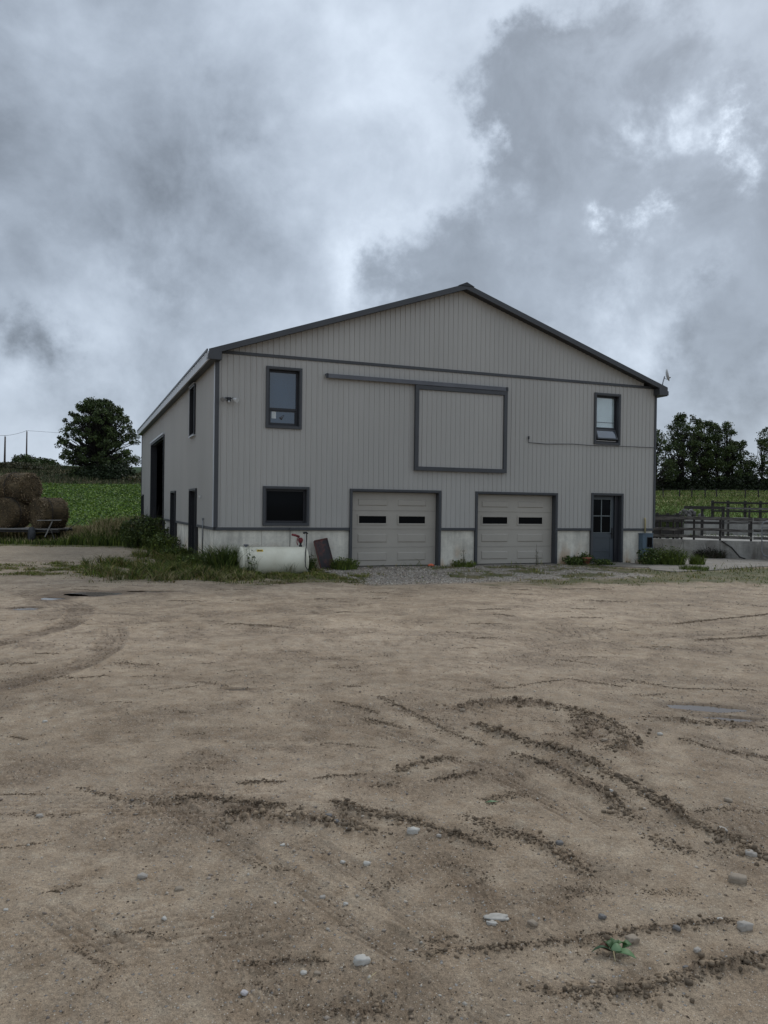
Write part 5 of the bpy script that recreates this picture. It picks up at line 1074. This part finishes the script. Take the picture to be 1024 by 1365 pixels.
m = MB(); m.tube([(g0+3, -.35, .14), (g0+.22, -.35, .14), (g0+.06, -.35, .19), (g0, -.35, .34), (g0, -.35, 1.25), (g0+.04, -.35, 1.33), (g0+.14, -.35, 1.37), (g0+3, -.35, 1.37)], .022, 8); m.build('outer_tube', M['steel'], gt)
for z_ in (.42, .66, .92, 1.15): m = MB(); m.tube([(g0, -.35, z_), (g0+3, -.35, z_)], .015, 6); m.build('bar', M['steel'], gt)
m = MB(); m.box(g0+1.4, g0+1.45, -.37, -.34, .16, 1.35); m.build('stay', M['steel'], gt)
b = MB(); q = [(7.2, 31.2), (19.2, 25.3), (26, 30), (24, 41), (7.5, 41)]; b.quad(*[(x, y, .535) for x, y in q]); b.quad(*[(x, y, .40) for x, y in q][::-1])
for i in range(5): (xa, ya), (xb, yb) = q[i], q[(i+1) % 5]; b.quad((xa, ya, .40), (xb, yb, .40), (xb, yb, .535), (xa, ya, .535))
tag(b.build('cattle_yard_slab', M['concrete_far']), kind='structure')
# concrete wall further back
p0 = at(909, 700, 39.5); p1 = at(1060, 700, 38.5); dv = (p1-p0).normalized(); a2 = math.atan2(dv.y, dv.x); bw = tag(empty('yard_wall', (p0.x, p0.y, 0), a2), 'pale concrete wall of the cattle yard seen between the fence rails', 'wall'); L2_ = 6.2
for i in range(6): MB().box(i*1.05+.006, (i+1)*1.05-.006, 0, .2, .0, 1.40-(.02 if i % 2 else 0)-(.0)).build('wall_panel', M['concrete_far'], bw, .01)
def rail_fence(name, xs, Y, tops, zb, zt, label, m1='wood_dark', w_=.11, pw_=.10, x0=None, x1=None):
    q0 = at(xs[0] if x0 is None else x0, 690, Y); q1 = at(xs[-1] if x1 is None else x1, 690, Y); t_ = tag(empty(name, (q0.x, Y, 0)), label, 'fence')
    for (py, h_) in tops:
        z_ = at(xs[len(xs)//2], py, Y).z; MB().beam((0, 0, z_), (q1.x-q0.x, 0, z_-.01), .05, h_).build('rail', M[m1], t_, .006)
    for px in xs:
        q = at(px, 690, Y); MB().box(q.x-q0.x-pw_/2, q.x-q0.x+pw_/2, .03, .13, zb, zt).build('post', M['wood_dark'], t_, .006)
    return t_
rail_fence('feed_rail', [937, 965], 36.2, [(677, .14), (697, .12)], .4, 1.93, 'short black timber rail on two posts behind the plank fence', 'wood_dark', x0=912, x1=966)
rail_fence('yard_fence', [972, 1000, 1030], 37.2, [(678, .09), (697, .12)], .4, 1.98, 'grey two-rail fence continuing right behind the plank fence', 'wood', x0=967, x1=1045, pw_=.06)
rail_fence('field_fence', [950.5, 971, 994, 1014.5, 1036], 44., [(670.5, .11), (681.5, .10)], 1.0, 2.30, 'far dark two-rail fence at the edge of the pasture', 'wood_dark', x0=948, x1=1045, pw_=.13)
rail_fence('yard_fence', [872, 877, 891, 904], 32.6, [(687.5, .10), (693.5, .13), (704, .10), (709, .16)], .4, 1.6, 'old dark timber rack of rails beside the barn corner', 'wood_dark', x0=862, x1=912, pw_=.11)
x_, y_ = at(918, 700, 38).x, 38.; o = scatter = None
RV = []; RF = []
for k_ in range(46):
    a_ = random.gauss(0, .30); r_ = random.uniform(.05, .13); V = IV*(1+rng.uniform(-.3, .3, (len(IV), 1)))*r_+np.array([a_, random.uniform(-.2, .2), random.random()*.30*exp(-(a_/.4)**2)]); RF.append(IF+len(RV)*len(IV)); RV.append(V)
V = np.concatenate(RV); o = np_mesh('rubble_pile', V, np.concatenate(RF), M['stone'], None, np.repeat(rng.uniform(.06, .2, (46, 1))*np.array([1, .95, .88]), len(IV), 0)); o.location = (x_, y_, 1.46); tag(o, 'small grey rubble heap on the concrete block of the yard wall', 'rubble')
tw_ = empty('wall_block', (x_, y_, 0)); tag(tw_, 'pale square concrete block at the left end of the yard wall', 'concrete block'); MB().box(-.62, .55, -.2, .3, .2, 1.42).build('block', M['concrete_far'], tw_, .02)
x_, y_ = at(888, 700, 34.2).x, 34.2; clump('weed_clump', x_, y_, .9, 1.55, 500, GD+GT[2:], 'tall dark seeding weeds behind the timber rack near the barn', 'weeds', .03, .25)
x_, y_ = wx(946, 744); clump('dead_brush', x_, y_-.05, .62, .40, 700, [(.035, .03, .022), (.055, .045, .03), (.03, .04, .018)], 'heap of dead dark brushwood against the foot of the retaining wall', 'brush', .02, 1.1, None, 300, .03, 22)
m = MB(); wq = wp(962); m.tube([(wq, -.03, .64), (wq+.35, -.06, .40), (wq+.62, -.12, .08), (wq+.8, -.2, .03)], [.02, .03, .028, .02], 6); o = m.build('dead_branch', M['wood_dark']); o.location = W0; o.rotation_euler = (0, 0, wang); tag(o, 'crooked dark branch leaning down the face of the retaining wall', 'branch')
# wire fence across the pasture
wf = tag(empty('wire_fence', (0, 84, 0)), 'thin wire fence with wooden posts running across the pasture', 'fence'); tops = []
for px in (884, 906, 922, 940, 957, 993, 1013, 1030):
    q = at(px, 668, 84); hz = Hs(q.x, 84); lean_ = {957: .18, 1013: .2}.get(px, random.uniform(-.05, .05)); hh_ = random.uniform(.95, 1.15); MB().beam((q.x+lean_*-.5, 0, hz-.2), (q.x-lean_, 0, hz+hh_), .10, .10).build('post', M['wood_dark'], wf); tops.append((q.x, 0, hz))
for z_ in (.35, .65, .95): m = MB(); m.tube([(a, b, c+z_) for a, b, c in tops], .012, 4); m.build('wire', M['wire'], wf)

# ------------------------------------------------------------------ trees, bushes, poles
LF = [(.044, .066, .020), (.060, .086, .026), (.032, .048, .016), (.088, .112, .036)]
def tree(x, y, h, crown, nclu, nleaf, rc, lsz, label, cat='tree', name='tree', trunk_r=.3, base=.16, trunks=1, seed=1, pal_=LF, group=None, gap=-.12, z=None):
    """crown: function t(0..1 height) -> (centre offset x, radius)"""
    R_ = random.Random(seed); z0 = Hs(x, y) if z is None else z; t_ = tag(empty(name, (x, y, z0-.1)), label, cat, group); wood = MB(); cl = []; tries = 0
    while len(cl) < nclu and tries < nclu*40:
        tries += 1; tt = base+(1-base)*R_.random(); ox, r = crown(tt); a = R_.uniform(0, 2*pi); q = r*R_.random()**.45; p = (ox+q*cos(a), q*sin(a), tt*h)
        if float(fbm(np.array([p[0]*10/h+seed]), np.array([p[2]*10/h+p[1]*4/h]), 2, seed)[0]) < gap: continue
        cl.append(p)
    tr_ = []
    for k_ in range(trunks):
        bx = (k_-(trunks-1)/2)*h*.10*(1 if trunks > 1 else 0)+R_.uniform(-.1, .1); top = h*R_.uniform(.8, .92); lx = R_.uniform(-.04, .04)*h+bx*1.6; pts = [(bx, 0, 0), (bx+lx*.1, .1, h*.18), (bx+lx*.3, -.1, h*.4), (lx*.7+bx*.3, .1, h*.65), (lx, 0, top)]
        wood.tube(pts, [trunk_r*1.25, trunk_r, trunk_r*.72, trunk_r*.4, trunk_r*.12], 8); tr_.append(pts)
    for p in cl:
        pts = min(tr_, key=lambda q: abs(q[2][0]-p[0])); s_h = p[2]*R_.uniform(.45, .75); i = 0
        while i < 3 and pts[i+1][2] < s_h: i += 1
        f = (s_h-pts[i][2])/(pts[i+1][2]-pts[i][2]); s0 = Vector(pts[i]).lerp(Vector(pts[i+1]), max(0, min(1, f))); e = Vector(p); mid = s0.lerp(e, .5)+Vector((R_.uniform(-.05, .05)*h, R_.uniform(-.05, .05)*h, -.02*h)); d_ = (e-s0).length; rb = min(trunk_r*.35, .02*d_+.02)
        wood.tube([s0, mid, e], [rb, rb*.6, rb*.2], 5, False)
    wood.build('trunk', M['bark'], t_)
    c_ = np.array(cl); sc_ = rng.uniform(.6, 1.3, len(c_))*rc; idx_ = rng.integers(0, len(c_), nleaf); off = rng.normal(size=(nleaf, 3)); off /= np.linalg.norm(off, axis=1)[:, None]; off *= (rng.random((nleaf, 1))**.4)*np.array([1, 1, .8]); P0 = c_[idx_]+off*sc_[idx_][:, None]
    tone = rng.uniform(.7, 1.35, len(c_))[idx_][:, None]; leaves('crown', P0, lsz*rng.uniform(.6, 1.4, nleaf), pick(pal_, nleaf, .3)*tone, parent=t_)
    return t_
def cr1(t):
    r = np.interp(t, [.12, .2, .35, .5, .65, .8, .92, 1.], [4.4, 5.4, 5.9, 5.8, 5.2, 4.3, 3.1, 1.5]); return (.25*(1-t)-.0, r)
tree(-42.0, 115, 11.4, cr1, 460, 34000, .55, .13, 'broad dark maple tree standing alone on the hill left of the barn', trunk_r=.42, base=.17, seed=4, gap=-.30, z=5.3)
def bush(x, y, rx, rz, n_, ls, label, pal_=LF, name='bush', dz=0., group=None):
    z0 = Hs(x, y)+dz; t_ = tag(empty(name, (x, y, z0)), label, 'bush', group); v = rng.normal(size=(n_, 3)); v /= np.linalg.norm(v, axis=1)[:, None]; bump_ = 1+.35*np.array(fbm(v[:, 0]*2+x, v[:, 2]*2+y, 3, 3)); v = v*(rng.random((n_, 1))**.35)*bump_[:, None]*np.array([rx, rx*.7, rz]); v[:, 2] = np.abs(v[:, 2])
    leaves('foliage', v, ls*rng.uniform(.6, 1.3, n_), pick(pal_, n_, .35), parent=t_); m_ = MB()
    for _ in range(9): a_ = random.uniform(0, 2*pi); m_.tube([(0, 0, -.1), (cos(a_)*rx*.4, sin(a_)*rx*.3, rz*.6), (cos(a_)*rx*.7, sin(a_)*rx*.5, rz*random.uniform(.8, 1.15))], [.06, .04, .015], 5)
    m_.build('stems', M['bark'], t_); return t_
bush(at(144, 636, 112).x, 112, 4.4, 2.3, 5200, .17, 'dark undergrowth around the foot of the lone hill tree', [(.02, .032, .013), (.028, .042, .016)]); bush(at(112, 634, 113).x, 113, 2.6, 1.7, 1800, .16, 'smaller bush left of the lone tree trunk')
bush(at(32, 628, 132).x, 132, 2.4, 1.7, 1800, .18, 'dark rounded bush beside the farther utility pole on the skyline'); bush(at(56, 618, 150).x, 150, 3.2, 1.3, 1800, .2, 'wider bush on the skyline right of the farther utility pole')
bush(at(15, 640, 118).x, 118, 4.0, .9, 1800, .18, 'low scrub on the hill crest at the left edge', [(.05, .055, .025), (.08, .07, .035)]); bush(at(178, 640, 106).x, 106, 2.0, .8, 900, .15, 'ochre-tinged low bush beside the barn edge on the hill', [(.09, .075, .03), (.05, .06, .025)])
def upole(px, Y, top, label):
    q = at(px, 640, Y); z0 = Hs(q.x, Y); zt = at(px, top, Y).z; t_ = tag(empty('utility_pole', (q.x, Y, z0)), label, 'pole', 'utility poles on the hill'); m_ = MB(); m_.tube([(0, 0, -.3), (.05, 0, zt-z0)], [.17, .11], 10); m_.build('shaft', M['pole'], t_)
    m_ = MB(); m_.tube([(.05, -.02, zt-z0-.02), (.05, -.02, zt-z0+.22)], .04, 6); m_.build('insulator', M['steel'], t_); return (q.x, Y, zt+.15)
e1 = upole(6, 120, 582, 'weathered utility pole at the left picture edge on the hill'); e2 = upole(35, 150, 575, 'more distant utility pole rising behind the bush on the skyline'); e3 = (at(150, 590, 190).x, 190, at(150, 588, 190).z)
m = MB(); m.tube([(e1[0]-30, 100, e1[2]-1.0), e1], .03, 4)
def sag(a, b, s_): return [tuple(a[i]+(b[i]-a[i])*t_-(s_*4*t_*(1-t_) if i == 2 else 0) for i in range(3)) for t_ in [j/10 for j in range(11)]]
m.tube(sag(e1, e2, .15), .03, 4); m.tube(sag(e2, (-20, 215, at(210, 592, 215).z), .3), .03, 4); tag(m.build('power_line', M['wire']), 'thin overhead power line strung between the poles on the hill', 'cable')
# trees and hedge beyond the pasture, right
def crw(w_, sk=0.): return lambda t: (sk*t, np.interp(t, [.15, .3, .5, .7, .85, 1.], [.7, .92, 1., .90, .72, .32])*w_)
YT = 126.
def rt_(px, w_, h, ncl, nl, label, seed, tr=1, base=.25, gap=-.08, dY=0., sk=0., rc=.68, tw2=.24): q = at(px, 655, YT+dY); tree(q.x, YT+dY, h, crw(w_, sk), int(ncl*1.9), int(nl*1.05), rc, .13, label, trunk_r=tw2, base=base, trunks=tr, seed=seed, group='trees beyond the pasture', gap=gap)
rt_(917, 4.1, 12.6, 105, 14000, 'tall forked dark tree, highest crown right of the barn', 11, 2, .22, -.06, 0, -.6); rt_(941, 3.3, 11.8, 60, 7500, 'narrow dark tree just right of the highest crown', 12, 1, .25, -.05, 2)
rt_(961, 3.2, 11.6, 70, 9000, 'full-crowned tree in the middle of the row beyond the pasture', 13, 2, .2, -.08, 0); rt_(981, 3.0, 8.6, 55, 6500, 'lower tree at the right end of the middle group', 14, 2, .2, -.08, 1)
rt_(876, 2.9, 9.8, 44, 4200, 'thin airy tree right beside the barn corner', 15, 1, .2, .02, -3, .0, .6, .16); rt_(1022, 2.6, 10.8, 60, 6000, 'open-crowned tree at the right picture edge', 16, 2, .2, .0, 0, .5, .62, .2); rt_(893, 2.0, 6.0, 36, 3200, 'small tree filling the gap between barn corner and the forked tree', 17, 1, .2, -.05, 4); rt_(998, 1.6, 5.6, 24, 1800, 'small sparse tree between the middle group and the right edge', 18, 1, .25, .0, 2, 0, .6, .12)
for i, px in enumerate((868, 886, 905, 922, 941, 958, 976, 994, 1012, 1030)):
    q = at(px, 655, YT-2+i % 3); bush(q.x, YT-2+i % 3, 2.3, 2.6+.5*(i % 2), 2600, .17, ['shadowy hedge bush touching the barn corner', 'hedge bush just right of the barn corner bush', 'hedge bush under the left side of the forked tree', 'hedge bush at the foot of the forked tree', 'hedge bush under the narrow dark tree', 'hedge bush under the full-crowned tree', 'hedge bush under the lower tree of the group', 'hedge bush below the sparse small tree', 'hedge bush left of the picture-edge tree', 'hedge bush at the right picture edge'][i], [(.018, .026, .011), (.026, .036, .014)], 'hedge_bush', 0., 'hedge bushes along the far field edge')
print('done')
